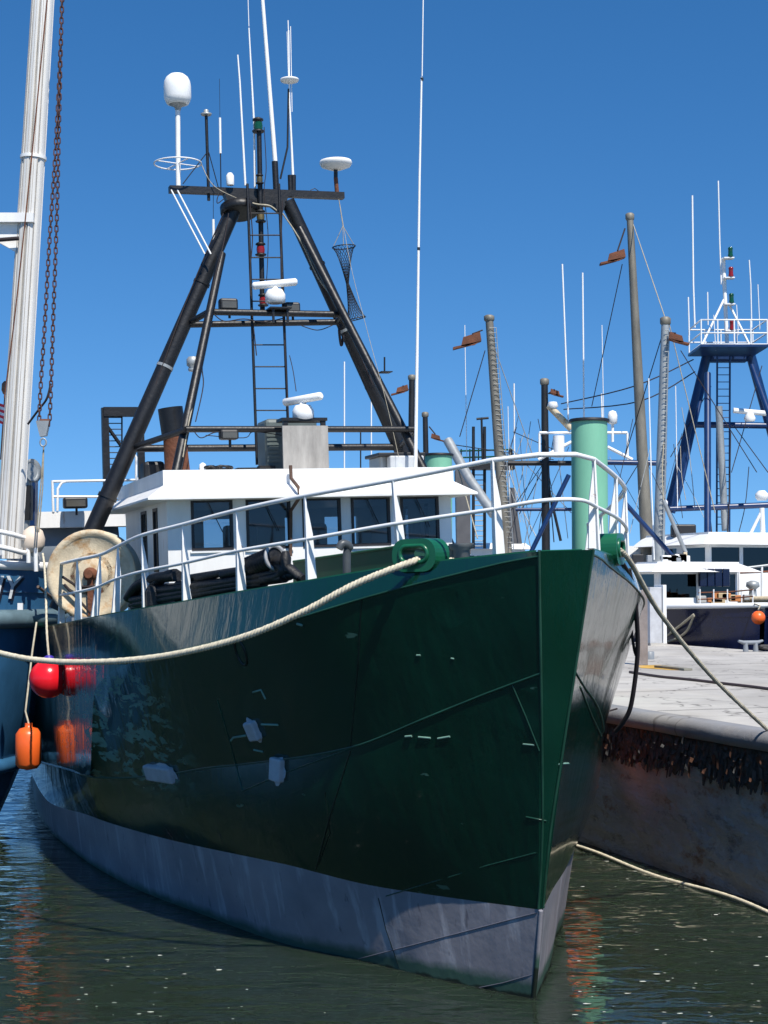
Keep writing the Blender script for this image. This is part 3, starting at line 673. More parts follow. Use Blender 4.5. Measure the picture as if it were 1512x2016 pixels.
# mooring bitts on the foredeck
for (u, v, s_) in ((889, 1094, .9), (908, 1090, .75)):
    t_ = B(u, v-20, s=s_); m_ = MB(); m_.lathe((t_[0], t_[1], 2.85), [(.10, 0), (.10, .02), (.075, .05), (.075, t_[2]-2.85-.06), (.105, t_[2]-2.85-.04), (.115, t_[2]-2.85)], n=18); m_.build('mooring_bitt', M_galv, boat)

# ------------------------------------------------------------------ gantry
gan = bpy.data.objects.new('gantry', None); COL.objects.link(gan); gan.parent = boat
SR = 8.6
def seg(name, pix, r, m=M_black, n=12, par=gan, ends=None):
    pts = [B(u, v, s=s_) for u, v, s_ in pix]; return MB().tube(pts, r, n).build(name, m, par)
sr_ = lambda v: SR
lb = B(175, 1062, s=sr_(1062)); lt = B(468, 396, s=SR); ext = lb + (lb-lt)*.20
MB().tube([ext, lb, lt], [.125, .122, .10], 18).build('leg', M_black, gan)
mm_ = lb*.88 + lt*.12; MB().tube([mm_ - (lt-lb)*.004, mm_ + (lt-lb)*.006], .135, 18).build('leg_collar', M_black, gan)
rb = B(797, 897, s=sr_(897)); rt = B(566, 396, s=SR); ext = rb + (rb-rt)*.65
MB().tube([ext, rb, rt], [.125, .12, .10], 18).build('leg', M_black, gan)
lf0 = B(346, 930, s=6.95); lf1 = B(437, 500, s=8.4); rf0 = B(835, 924, s=6.95); rf1 = B(590, 450, s=8.45)
lf0[2] = zf1; rf0[2] = zf1
MB().tube([lf0, lf1], [.062, .055], 12).build('brace_leg', M_black, gan); MB().tube([rf0, rf1], [.06, .055], 12).build('brace_leg', M_black, gan)
for q in (lf0, rf0): MB().box((q[0], q[1], zf1+.012), (.26, .2, .02)).build('foot_plate', M_black, gan)
seg('crossbar', [(262, 883, sr_(880)), (787, 880, sr_(880))], .050); seg('crossbar', [(370, 639, sr_(636)), (664, 634, sr_(636))], .045)
seg('crossbar', [(366, 845, 7.05), (817, 845, 7.05)], .042); seg('crossbar', [(411, 614, 8.05), (674, 619, 8.05)], .045)
seg('stay_bar', [(262, 881, sr_(880)), (366, 846, 7.05)], .042); seg('stay_bar', [(787, 878, sr_(880)), (817, 845, 7.05)], .042)
seg('stay_bar', [(370, 637, sr_(636)), (411, 614, 8.05)], .042); seg('stay_bar', [(664, 632, sr_(636)), (674, 619, 8.05)], .042)
a = B(333, 373, s=SR); b_ = B(676, 386, s=SR); d_ = V(b_-a).normalized(); m_ = MB()
m_.box((a+b_)/2, ((V(b_)-V(a)).length, .12, .09), (d_, X1, d_.cross(X1).normalized())); m_.build('top_beam', M_black, gan)
m_ = MB(); m_.prism([B(*p, s=SR-.07) for p in ((440, 376), (570, 381), (556, 420), (536, 404), (492, 402), (456, 415))], (.14, 0, 0)); m_.build('head_plate', M_black, gan)
c_ = B(472, 415, s=SR); m_ = MB(); m_.lathe((c_[0], c_[1], c_[2]-.05), [(.24, 0), (.27, .02), (.27, .12), (.2, .14)], (.25, 0, 1), 20); m_.build('drum', M_black, gan)
# ladder on the gantry
r0a, r0b, r1a, r1b = (487, 362), (506, 915), (549, 362), (570, 915)
for a, b_ in ((r0a, r0b), (r1a, r1b)): seg('ladder_rail', [(*a, 8.35), (*b_, 8.05)], .020, n=8)
for v in (420, 463, 507, 550, 593, 679, 722, 765, 808, 851, 892):
    f = (v-362)/553; s_ = 8.35 - .3*f; seg('rung', [(487+19*f, v, s_), (549+21*f, v, s_)], .010, n=6)
# signal mast with lights
seg('signal_mast', [(510, 262, 8.5), (517, 620, 8.5)], .036)
def lantern(u, v, m, s_=8.45, k=1.):
    p = B(u, v, s=s_); o = MB().lathe((p[0], p[1], p[2]-.10*k), [(.075*k, 0), (.085*k, .02*k), (.05*k, .03*k), (.05*k, .15*k), (.075*k, .16*k), (.07*k, .18*k), (.03*k, .2*k)], n=14).build('lantern_housing', M_blackm, gan)
    MB().lathe((p[0], p[1], p[2]-.065*k), [(.056*k, 0), (.062*k, .05*k), (.056*k, .10*k)], n=14).build('lens', m, o)
lantern(508, 246, M_dgreen, 8.5, 1.05); lantern(513, 490, M_red, 8.4, .95); lantern(518, 590, M_red, 8.4, .9); lantern(511, 352, M_brass, 8.45, .7); lantern(513, 425, M_brass, 8.45, .9)
p = B(380, 716, s=7.75); o = MB().lathe((p[0], p[1], p[2]-.10), [(.06, 0), (.07, .03), (.055, .05), (.085, .08), (.085, .16), (.06, .19)], n=14).build('lantern_housing', M_galv, gan)
# antennas on the head
ant = bpy.data.objects.new('antenna_array', None); COL.objects.link(ant); ant.parent = boat
def whip(pix, r, m=M_white2, s_=SR, name='whip_antenna'): return MB().tube([B(u, v, s=s_) for u, v in pix], r, 8).build(name, m, ant)
whip([(468, 108), (472, 160), (483, 365)], [.010, .013, .017]); whip([(487, -40), (490, 52)], .006); whip([(490, 55), (500, 240), (502, 370)], [.010, .015, .017])
whip([(513, -60), (517, 0), (542, 322)], [.025, .027, .034]); whip([(541, 318), (544, 380)], .045, M_black, name='antenna_base')
whip([(567, 40), (568, 70)], .008); whip([(568, 60), (570, 200), (577, 352)], [.012, .012, .020]); whip([(572, 52), (575, 220)], .006); whip([(565, 62), (568, 160)], .004)
whip([(568, 175), (566, 290), (552, 352)], .014, M_black); whip([(571, 345), (572, 376)], .035, M_black, name='antenna_base'); whip([(578, 345), (578, 376)], .035, M_black, name='antenna_base')
whip([(433, 232), (434, 302)], .017); whip([(432, 155), (433, 232)], .003, M_black); whip([(434, 300), (435, 372)], .008, M_black)
whip([(420, 432), (421, 505)], .019); whip([(420, 360), (420, 432)], .004, M_black)
whip([(406, 228), (411, 395)], .022, M_black, name='antenna_post'); p = B(406, 224, s=SR); MB().lathe((p[0], p[1], p[2]-.02), [(.07, 0), (.08, .02), (.03, .03), (.035, .07), (.02, .08)], n=14).build('receiver_cap', M_galv, ant)
whip([(410, 297), (360, 362)], .007, M_black); whip([(411, 300), (430, 370)], .007, M_black)
p = B(453, 352, s=SR-.1); MB().lathe((p[0], p[1], p[2]-.09), [(.05, 0), (.055, .02), (.055, .13), (.03, .17)], n=14).build('receiver_cap', M_white2, ant)
def disc(u, v, r, h, s_=SR): p = B(u, v, s=s_); return MB().lathe((p[0], p[1], p[2]), [(r*.35, -h), (r*.9, -h*.45), (r, 0), (r*.96, h*.4), (r*.6, h*.6), (.01, h*.62)], n=26).build('mushroom_antenna', M_white, ant)
disc(570, 158, .135, .04); disc(661, 322, .235, .09); whip([(661, 330), (661, 352)], .030, M_black, name='antenna_base'); whip([(661, 350), (664, 386)], .032, M_rust, name='antenna_base')
whip([(610, 382), (612, 374), (620, 371), (627, 376), (629, 384)], .006, M_black)
# satellite dome with its pole and guard ring
dome = bpy.data.objects.new('satellite_dome', None); COL.objects.link(dome); dome.parent = boat
p = B(350, 204, s=SR); k = .0072
MB().lathe((p[0], p[1], p[2]-.02), [(.08, 0), (.15, .015), (.175, .06), (.188, .10), (.188, .26), (.178, .33), (.15, .385), (.10, .425), (.04, .44), (.005, .442)], n=32).build('radome', M_white2, dome)
MB().lathe((p[0], p[1], p[2]-.10), [(.035, 0), (.05, .05), (.12, .085)], n=16).build('dome_bracket', M_galv, dome)
MB().tube([B(350, 212, s=SR), B(351, 366, s=SR)], .034, 12).build('pole', M_rail, dome)
c_ = B(350, 322, s=SR); R_ = .325
MB().tube([c_ + np.array([R_*math.cos(t), R_*math.sin(t), 0]) for t in np.linspace(0, 2*math.pi, 33)[:-1]], .010, 6, closed=True).build('guard_ring', M_rail, dome)
for t in (0.3, 1.87, 3.44, 5.0): MB().tube([c_, c_ + np.array([R_*math.cos(t), R_*math.sin(t), 0])], .008, 6).build('spoke', M_rail, dome)
for o_ in (0, 12): MB().tube([B(337+o_, 374, s=SR-.05), B(403+o_, 500, s=SR-.25)], .013, 6).build('white_strut', M_rail, gan)
# radars
def radar(u, v, s_, yaw, span, par=boat, base=True, tilt=0.):
    r = bpy.data.objects.new('radar', None); COL.objects.link(r); r.parent = par; p = V(B(u, v, s=s_)); d = Vector((math.sin(yaw), math.cos(yaw), tilt)).normalized(); n_ = d.cross(X3).normalized()
    MB().tube([p + d*(-span/2), p + d*(-span/2+.02), p + d*(span/2-.02), p + d*(span/2)], [.035, .06, .06, .035], 10, flat=.85).build('scanner', M_white2, r)
    MB().lathe(p - X3*.27, [(.09, 0), (.14, .02), (.14, .12), (.10, .19), (.045, .2), (.045, .25)], n=18).build('pedestal', M_white2, r)
    return p
radar(541, 559, 8.0, .12, .62, tilt=-.10); radar(596, 786, 6.75, .95, .62, tilt=-.05)
m_ = MB(); p = B(548, 606, s=8.0)
m_.box((p[0], p[1], p[2]-.02), (.3, .3, .02)); m_.box((p[0]-.1, p[1]-.1, p[2]-.12), (.03, .03, .2)); m_.box((p[0]-.1, p[1]+.1, p[2]-.12), (.03, .03, .2)); m_.build('radar_bracket', M_black, gan)
# plywood board and gear on the roof
a, b_ = B(556, 838, s=6.62), B(648, 921, s=6.62); m_ = MB(); bx(m_, 6.62, 6.65, b_[1], a[1], zf1, a[2]); m_.build('plywood_board', M_ply, boat)
m_ = MB(); q = B(596, 822, s=6.75); bx(m_, 6.655, 6.95, q[1]-.3, q[1]+.3, q[2]-.05, q[2]-.01); bx(m_, 6.67, 6.72, q[1]-.28, q[1]-.22, zf1, q[2]-.05); bx(m_, 6.67, 6.72, q[1]+.22, q[1]+.28, zf1, q[2]-.05); m_.build('radar_shelf', M_black, boat)
def roofbox(u0, v0, u1, v1, s0, ds, m, name, bev=.02):
    a, b_ = B(u0, v0, s=s0), B(u1, v1, s=s0); zb = zf1 if v1 > 905 else b_[2]
    return MB().box((s0+ds/2, (a[1]+b_[1])/2, (a[2]+zb)/2), (ds, abs(a[1]-b_[1]), abs(a[2]-zb)), None, bev).build(name, m, boat)
M_acg = mat('grey_green_casing', (.10, .125, .12), .5, var=.2)
ac = roofbox(522, 824, 628, 920, 7.25, .5, M_acg, 'deck_locker', .05)
for i in range(8):
    z = zf1 + .12 + i*.055; q = B(538, 880, s=7.24); MB().box((7.243, q[1], z), (.012, .16, .03)).build('louvre', M_acg, ac)
roofbox(748, 896, 808, 920, 7.2, .5, M_galv, 'storage_bin', .03); roofbox(768, 897, 836, 920, 7.0, .15, mat('pale_bin', (.5, .52, .53), .5), 'storage_bin', .02)
roofbox(745, 891, 838, 897, 7.05, .6, M_blackm, 'bin_lid', .01)
# floodlights
def flood(u, v, s_, w_, h_, par=boat, m=M_blackm):
    p = B(u, v, s=s_); o = MB().box(p, (.16, w_, h_), None, .03).build('floodlight', m, par); MB().box((-.002 + p[0]-.08, p[1], p[2]-.01), (.012, w_*.78, h_*.55)).build('lamp_glass', mat('lamp_glass', (.10, .095, .08), .15), o)
    MB().tube([p + np.array([.02, -.02, -h_/2]), p + np.array([.02, -.02, -h_/2-.1])], .018, 6).build('bracket', M_black, o)
flood(449, 600, 8.1, .25, .16); flood(574, 606, 8.2, .22, .14); flood(450, 856, 7.0, .24, .13); flood(148, 990, 11.2, .36, .17)
# exhaust stack
e0 = B(350, 925, s=7.9); e0[2] = zf1; e1 = B(343, 850, s=7.9); e2 = B(335, 803, s=7.9)
ex = MB().tube([e0, e1], [.17, .15], 20).build('exhaust_stack', M_rust, boat); MB().tube([e1 - np.array([0, 0, .06]), e2], [.165, .165], 20).build('muffler_cap', M_black, ex)
e3 = B(300, 930, s=8.3); MB().box((e3[0], e3[1], zf1+.12), (.4, .28, .26), None, .05).build('winch_motor', M_blackm, boat)
# small gear on the roof edge: coiled cable, cap light
MB().tube([(6.6 + .12*math.sin(t*3), B(425 + 18*math.cos(t*2.1), 915, s=6.6)[1] + .1*math.cos(t), zf1 + .02 + .02*(t % 2)) for t in np.linspace(0, 14, 60)], .016, 6).build('cable_coil', M_blackm, boat)
m_ = MB()
for i in range(9):
    q = B(random.uniform(480, 520), 910, s=7.4); m_.box((7.4 + random.uniform(-.2, .2), q[1], zf1 + random.uniform(.03, .09)), (random.uniform(.1, .3), random.uniform(.1, .28), .05), None)
m_.build('dark_tarpaulin', M_rubber, boat)
p = B(399, 912, s=6.6); MB().lathe((p[0], p[1], zf1), [(.04, 0), (.045, .05), (.04, .09), (.01, .11)], n=12).build('cap_light', M_white2, boat)
# roof whip antenna
whip([(834, -60), (831, 150)], .008, s_=6.7); whip([(830, 152), (826, 350), (824, 490)], [.013, .016, .017], s_=6.7); whip([(824, 488), (818, 925)], [.017, .026], s_=6.7)
for v in (156, 490): p = B(831-(v-150)*.02, v, s=6.7); MB().tube([p-np.array([0, 0, .02]), p+np.array([0, 0, .02])], .02, 8).build('ferrule', M_blackm, ant)
# wires along the gantry
def wire(pix, r=.006, m=M_roped, par=gan, name='cable'): return MB().tube(smooth_path([B(*q[:2], s=q[2]) for q in pix], 6), r, 5).build(name, m, par)
wire([(556, 420, 8.4), (580, 455, 8.4), (600, 490, 8.4), (625, 545, 8.3), (650, 580, 8.2), (672, 612, 8.0)], .011, M_ropeg)
wire([(450, 420, 8.4), (440, 480, 8.3), (420, 560, 8.1), (405, 650, 7.9), (398, 720, 7.8), (400, 760, 7.7), (385, 830, 7.3)], .008)
wire([(570, 700, 8.2), (577, 730, 8.0), (583, 770, 7.0)], .006)
wire([(672, 640, 8.0), (668, 650, 8.0), (672, 680, 8.1), (676, 660, 8.1)], .02, M_roped)
wire([(480, 395, 8.4), (505, 402, 8.4), (530, 405, 8.4), (545, 415, 8.4)], .012, M_ropeg); wire([(395, 320, 8.6), (420, 365, 8.5), (470, 392, 8.4)], .006, M_ropeg)
wire([(405, 857, 7.05), (480, 862, 7.05), (500, 850, 7.05), (560, 858, 7.05)], .006)
wire([(668, 395, 8.5), (690, 520, 8.0), (720, 640, 7.6), (760, 790, 7.2), (785, 900, 6.9)], .0035, M_ropeg)
for pix, r_, m_2 in [([(556, 395, 8.3), (553, 520, 8.25), (558, 640, 8.15), (566, 780, 8.05), (572, 905, 7.95)], .009, M_roped), ([(492, 400, 8.3), (497, 470, 8.3), (492, 560, 8.2), (505, 700, 8.1)], .008, M_roped),
                     ([(415, 612, 8.0), (440, 632, 8.0), (480, 628, 8.0), (520, 634, 8.0), (560, 626, 8.0)], .008, M_roped), ([(590, 640, 8.4), (625, 650, 8.4), (655, 640, 8.4)], .007, M_roped),
                     ([(440, 420, 8.35), (405, 500, 8.45), (360, 610, 8.5), (320, 720, 8.5), (270, 860, 8.5), (228, 960, 8.5)], .010, M_roped), ([(395, 700, 7.7), (388, 760, 7.5), (372, 830, 7.2), (360, 900, 7.0)], .009, M_ropeg),
                     ([(690, 640, 8.3), (705, 690, 8.4), (735, 760, 8.5), (775, 850, 8.5)], .012, M_roped), ([(380, 846, 7.0), (395, 862, 7.0), (420, 852, 7.0), (440, 850, 7.0)], .007, M_roped),
                     ([(520, 250, 8.5), (524, 330, 8.5), (520, 380, 8.45), (528, 470, 8.45), (522, 600, 8.45)], .006, M_roped), ([(445, 372, 8.5), (430, 385, 8.5), (428, 400, 8.5), (440, 392, 8.5)], .007, M_roped)]: wire(pix, r_, m_2)
for f_ in (.25, .5, .72): 
    for p_, q_ in ((lb, lt), (rb, rt)): c_ = q_ + (p_-q_)*f_; d_2 = (p_-q_)/np.linalg.norm(p_-q_); MB().tube([c_ - d_2*.02, c_ + d_2*.02], .118, 16).build('pipe_clamp', M_galv if f_ == .5 else M_black, gan)
MB().box(B(758, 733, s=7.5), (.18, .16, .012)).build('light_shelf', M_black, gan); wire([(757, 733, 7.5), (757, 703, 7.5)], .012, M_black)
# ------------------------------------------------------------------ stern gear of the trawler
st_ = bpy.data.objects.new('stern_gallows', None); COL.objects.link(st_); st_.parent = boat
S2 = 13.0
for u in (206, 275): p0 = B(u, 803, s=S2); MB().box((S2, p0[1], (p0[2]+2.2)/2), (.12, .11, p0[2]-2.2)).build('post', M_black, st_)
a, b_ = B(203, 808, s=S2), B(280, 808, s=S2); m_ = MB(); bx(m_, S2-.08, S2+.08, b_[1], a[1], a[2]-.1, a[2]+.05); m_.build('lintel', M_black, st_)
seg('brace', [(208, 835, S2), (240, 880, S2)], .03, par=st_)
for i in range(18):
    v = 822 + i*11.5; seg('rung', [(206, v, S2+.05), (240, v, S2+.05)], .009, n=5, par=st_)
seg('ladder_rail', [(240, 815, S2+.05), (240, 1000, S2+.05)], .014, n=6, par=st_)
S3 = 11.4
a, b_ = B(62, 1008, s=S3), B(268, 1035, s=S3); m_ = MB(); bx(m_, S3, S3+.5, b_[1], a[1], b_[2], a[2]); m_.build('shelter_beam', M_white, boat)
sr = bpy.data.objects.new('shelter_rail', None); COL.objects.link(sr); sr.parent = boat
for pix in ([(103, 948, S3), (270, 945, S3)], [(103, 978, S3), (260, 978, S3)], [(103, 946, S3), (105, 1008, S3)], [(270, 940, S3), (270, 1008, S3)], [(113, 1006, S3), (114, 962, S3), (122, 950, S3), (130, 948, S3)], [(262, 890, S3), (268, 900, S3), (268, 960, S3)]):
    seg('rail_bar', pix, .02, M_rail, 8, par=sr)
p = B(130, 1090, s=12.2); m_ = MB(); m_.lathe((12.2, p[1]+.75, p[2]), [(.2, 0), (.62, .01), (.62, .5), (.62, 1.5), (.2, 1.51)], (0, -1, 0), 28); m_.build('winch_drum', mat('blue_grey_paint', (.16, .19, .22), .35, var=.2, rust=.1), boat)
m_ = MB(); bx(m_, 12.3, 12.9, p[1]-.6, p[1]+.85, 2.3, 4.2); m_.build('winch_housing', M_grey, boat)
# net reel flange on the side deck
rc = V(B(180, 1131, s=7.9)); nr = Vector((-.92, .38, .05)).normalized()
reel = MB().lathe(rc, [(.05, .02), (.20, .02), (.22, .0), (.50, .0), (.52, .03), (.585, .03), (.585, -.02), (.5, -.02)], nr, 40).build('net_reel', M_cream, boat)
MB().lathe(rc - nr*.34, [(.3, -.02), (.58, -.02), (.585, .04), (.3, .05)], nr, 40).build('rear_flange', mat('pale_reel_paint', (.45, .50, .46), .6, var=.2), reel)
MB().lathe(rc - nr*.32, [(.28, 0), (.28, .32)], nr, 24).build('reel_core', M_rust, reel)
MB().lathe(rc + nr*.0, [(.09, 0), (.09, .08), (.055, .09), (.055, .15)], nr, 16).build('hub', M_rust, reel)
up = Vector((0, 0, 1)); sd = nr.cross(up).normalized()
MB().box(rc + nr*.06 - up*.28, (.07, .06, .5), (sd, nr, up)).build('bearing_post', M_rust, reel)
for q0, q1 in (((.0, -.5), (.34, -.12)), ((-.12, -.16), (.12, -.16)), ((.1, -.2), (.36, -.02))): MB().tube([rc + nr*.08 + sd*q0[0] + up*q0[1], rc + nr*.08 + sd*q1[0] + up*q1[1]], .018, 8).build('crank_arm', M_roped, reel)
m_ = MB(); m_.box(rc - up*.85 - nr*.16, (.5, .5, .6), (sd, nr, up)); m_.build('reel_stand', M_grey, reel)
# fittings by the reel: green valve, yellow block, pipes
v0 = B(150, 1205, s=8.6); MB().tube([v0 - np.array([0, 0, .3]), v0, v0 + np.array([0, .03, .06])], .035, 10).build('green_valve', M_green, boat)
v0 = B(170, 1198, s=9.0); MB().box(v0, (.14, .3, .07), None, .02).build('yellow_block', mat('yellow_paint', (.6, .36, .05), .5), boat)
v0 = B(150, 1213, s=8.8); MB().lathe(v0 - np.array([0, 0, .2]), [(.14, 0), (.14, .17), (.10, .2)], n=16).build('white_bucket', M_white2, boat)
for i in range(7):
    a = B(random.uniform(100, 250), random.uniform(1188, 1215), s=9.1); b_ = a + np.array([random.uniform(-.2, .2), random.uniform(-.35, .35), random.uniform(-.05, .15)]); MB().tube([a, (a+b_)/2 + np.array([0, 0, .06]), b_], .028, 7).build('hydraulic_hose', M_rubber if i % 2 else M_rust, boat)
# ------------------------------------------------------------------ black rubber ground gear piled on the starboard side deck
def hose(pix, r, n=10, flat=.75, label=None):
    pts = smooth_path([bw(B(u, v, s=s_)) for u, v, s_ in pix], 6)
    return MB().tube(pts, r, n, flat=flat).build('rubber_mat_fold', M_rubber, label='thick fold of black rubber matting heaped behind the white rail', cat='rubber mat', group='rubber matting heaped on the side deck')
SB_ = lambda u: np.interp(u, [180, 260, 360, 460, 560, 620], [5.8, 4.3, 3.2, 2.35, 1.6, 1.35])
def hp(*pts): return [(u, v, float(SB_(u))) for u, v in pts]
for pts, r in [([(268, 1190), (340, 1178), (420, 1166), (520, 1148)], .055), ([(262, 1182), (330, 1172), (400, 1160), (470, 1150), (560, 1138)], .06), ([(300, 1165), (380, 1155), (450, 1146), (520, 1132), (575, 1122)], .065),
               ([(350, 1150), (420, 1146), (480, 1138), (505, 1128), (480, 1122), (420, 1130), (370, 1138)], .045), ([(370, 1170), (430, 1160), (490, 1152), (508, 1144), (470, 1142), (400, 1150)], .04),
               ([(255, 1178), (275, 1152), (310, 1138), (350, 1134)], .075), ([(300, 1158), (325, 1134), (345, 1128)], .06), ([(505, 1120), (540, 1113), (560, 1120), (552, 1134), (520, 1140)], .07), ([(540, 1124), (565, 1118), (580, 1128), (592, 1138)], .06),
               ([(545, 1140), (575, 1132), (597, 1139)], .05), ([(500, 1112), (530, 1104), (560, 1108)], .065), ([(440, 1132), (500, 1120), (530, 1116)], .06), ([(258, 1192), (290, 1186), (330, 1182)], .035), ([(262, 1197), (300, 1190), (350, 1184)], .035),
               ([(390, 1140), (440, 1128), (500, 1122)], .05), ([(380, 1166), (450, 1154), (520, 1142), (570, 1134)], .055)]:
    hose(hp(*pts), r)
for i in range(16):                                     # under layers down to the deck
    u = 270 + i*20; s_ = float(SB_(u)); p = B(u, 1188 - .11*(u-270), s=s_+.1); p[2] -= .10; p[1] -= .12
    MB().tube([bw(p + np.array([-.3, 0, -.10])), bw(p + np.array([0, -.05, -.12])), bw(p + np.array([.35, .02, -.10]))], .10, 8, flat=.8).build('rubber_mat_fold', M_rubber, label='thick fold of black rubber matting heaped behind the white rail', cat='rubber mat', group='rubber matting heaped on the side deck')
p = B(305, 1168, s=4.1); MB().box(bw(p - np.array([0, .1, .05])), (.9, .5, .3), (V(_a), V(_b), V(_c)), .08).build('rubber_bale', M_rubber, label='boxy black rubber bale at the end of the matting heap', cat='rubber bale')
# ribbed suction duct lying on the heap
d0 = V(bw(B(488, 1116, s=2.1))); d1 = V(bw(B(542, 1098, s=1.7))); ax = (d1-d0).normalized()
duct = thing('ribbed_duct', 'ribbed black duct with pale rim lying on top of the black rubber heap', 'duct', d0)
prof = []
for i in range(30): prof.append((.085 + .022*i/30 + (.010 if i % 3 == 0 else 0), (d1-d0).length*i/29 if i else 0))
MB().lathe(d0, [(.02, 0)] + prof + [(.09, (d1-d0).length-.01)], ax, 24).build('ribbed_tube', M_rubber, duct)
MB().lathe(d1, [(.092, -.012), (.125, -.012), (.128, .012), (.098, .014), (.094, -.05), (.02, -.06)], ax, 24).build('rim', mat('worn_rim', (.35, .36, .37), .5, var=.4), duct)
MB().tube([V(bw(B(562, 1098, s=1.6))) + Vector((0, 0, z)) for z in (-.12, 0, .06)], [.08, .09, .05], 9, flat=.6).build('rubber_flap', M_rubber, label='black frayed rubber flap beside the ribbed duct', cat='rubber flap')

# ------------------------------------------------------------------ mooring ropes of the trawler
fs = bw(np.array(FL_S)); 
pix = [(790, 1098, None), (700, 1150, 12.7), (600, 1203, 12.85), (500, 1247, 13.1), (400, 1276, 13.4), (300, 1295, 13.8), (200, 1303, 14.2), (100, 1302, 14.7), (0, 1286, 15.2), (-180, 1235, 16.6), (-400, 1150, 17.4)]
pts = [bw(np.array(FL_S - FLn*.5) + np.array([0, 0, -.05])), bw(np.array(FL_S - FLn*.05) + np.array([0, 0, -.03])), bw(np.array(FL_S + FLn*.17) + np.array([0, 0, -.05]))] + [W(u, v, Y) for u, v, Y in pix[1:-1]] + [np.array([-8.0, 19.72, 3.90]), np.array([-8.05, 19.95, 3.6])]
rope_mesh(smooth_path(pts, 10), .030).build('mooring_rope', M_rope, label='cream laid mooring rope sagging across the dark starboard bow', cat='rope')
pts = [bw(np.array(FL_P - FLnp*.4) + np.array([0, 0, -.05])), bw(np.array(FL_P) + np.array([0, 0, -.03])), bw(np.array(FL_P + FLnp*.16) + np.array([0, 0, -.05])), W(1300, 1208, 14.6), W(1400, 1330, 15.8), W(1512, 1437, 16.9), W(1575, 1492, 17.6)]
rope_mesh(smooth_path(pts, 10), .024, .10).build('mooring_rope', M_ropeg, label='tan mooring rope running from port fairlead down to the quay', cat='rope')
bl = WZ(1590, 1470, QTOP) ; blp = W(1575, 1492, 17.6); m_ = MB(); m_.lathe((blp[0], blp[1], QTOP), [(.2, 0), (.2, .03), (.11, .05), (.11, .28), (.17, .32), (.17, .36), (.08, .4)], n=20); m_.build('bollard', M_rust, label='rusty iron bollard at the quay edge holding the tan rope', cat='bollard')
pts = [bw(np.array(FL_P) + np.array([0, -.12, -.08])), W(1246, 1150, 13.9), W(1253, 1210, 14.1), W(1255, 1290, 14.3), W(1243, 1385, 14.5), W(1228, 1420, 14.6), W(1212, 1440, 14.7)]
MB().tube(smooth_path(pts, 8), .022, 8).build('hanging_line', M_roped, label='dark line hanging slack from port fairlead against the bow', cat='rope')
pts = [W(1240, 1120, 13.8), W(1249, 1180, 14.0), W(1243, 1230, 14.2), W(1248, 1275, 14.3), W(1252, 1290, 14.35)]  # no real line: dark strand modelled as the jagged shadow beside the slack one
MB().tube(smooth_path(pts, 8), .014, 6).build('hanging_line', M_roped, label='short thin dark lashing beside the slack line at port fairlead', cat='rope')
pts = [Q(t, .24 + .05*math.sin(t*1.3), .015 + .02*math.sin(t*2.1)) for t in np.linspace(-3, 5, 40)]
rope_mesh(pts, .024).build('floating_rope', M_rope, label='pale rope floating on the water along foot of quay wall', cat='rope')
# hidden orange fender between bow and quay wall, and the one between the two boats
def ball(c, r, m, name, label, cat, eye_m=None, group=None):
    c = V(c); t = thing(name, label, cat, c - Vector((0, 0, r)), group)
    MB().lathe(c - Vector((0, 0, r)), [(max(.004, r*math.sin(a)), r - r*math.cos(a)) for a in np.linspace(.02, math.pi-.25, 18)] + [(r*.2, r*2.02), (r*.2, r*2.12), (r*.08, r*2.14)], n=32).build('float_body', m, t)
    MB().lathe(c + Vector((0, 0, r*1.0)), [(r*.24, -r*.06), (r*.27, .0), (r*.24, r*.14), (r*.12, r*.2)], n=16).build('float_collar', eye_m or M_blackm, t); return t
pp = (2.38, 19.5, 1.0); ball(pp, .34, M_orange, 'fender', 'orange ball fender hanging between port bow and quay wall', 'fender')
MB().tube([(pp[0], pp[1], 1.55), (pp[0]+.2, pp[1]+.05, 1.80), (pp[0]+.62, pp[1]+.2, 1.90)], .012, 6).build('fender_line', M_roped, label='thin dark line holding orange fender to the quay edge', cat='rope')

# ------------------------------------------------------------------ blue boat on the left
nb = thing('fishing_boat', 'blue boat with white cap rail and white mast beside the trawler', 'boat', (-11.7, 22.4, 0))
NC = (-11.7, 22.4)
def nring(z, xe, ay=2.7, n=72, e=2.6):
    out = []
    for i in range(n):
        a = 2*math.pi*i/n; c_, s_ = math.cos(a), math.sin(a)
        out.append((NC[0] + (xe-NC[0])*math.copysign(abs(c_)**(2/e), c_), NC[1] + ay*math.copysign(abs(s_)**(2/e), s_), z))
    return out
def gz(x): return 3.72 + .035*max(0, -4.6-x)
levels = [(-.4, -6.1, 2.0), (0, -5.72, 2.2), (.5, -5.5, 2.35), (.95, -5.32, 2.45), (1.6, -5.08, 2.55), (2.4, -4.88, 2.63), (2.85, -4.76, 2.68), (3.25, -4.70, 2.7)]
rows = [nring(*l) for l in levels]; rows.append([(x, y, gz(x)) for x, y, z in nring(3.7, -4.66, 2.72)])
rows = [r + [r[0]] for r in rows]
M_nblue = mat('blue_hull_paint', (.035, .125, .25), .22, var=.35, scale=2.0, rust=.05, stretch=(1, 1, .4))
nh = MB().grid(rows).build('hull', M_nblue, nb)
top = rows[-1]; MB().tube([(x, y, z + .02) for x, y, z in top[:-1]], .065, 10, closed=True).build('cap_rail', M_rail, nb)
MB().add([(x*.999, y, z-.35) for x, y, z in top[:-1]], [tuple(range(72))]).build('deck', M_grey, nb)
MB().tube([(x, y, 3.02) for x, y, z in nring(0, -4.68, 2.78)], .13, 12, closed=True).build('rub_rail', mat('rub_rail_paint', (.11, .17, .20), .35, var=.4, rust=.1), nb)
MB().tube([(x, y, .93) for x, y, z in nring(0, -5.30, 2.50)], .11, 12, closed=True).build('rub_rail', M_nblue, nb)
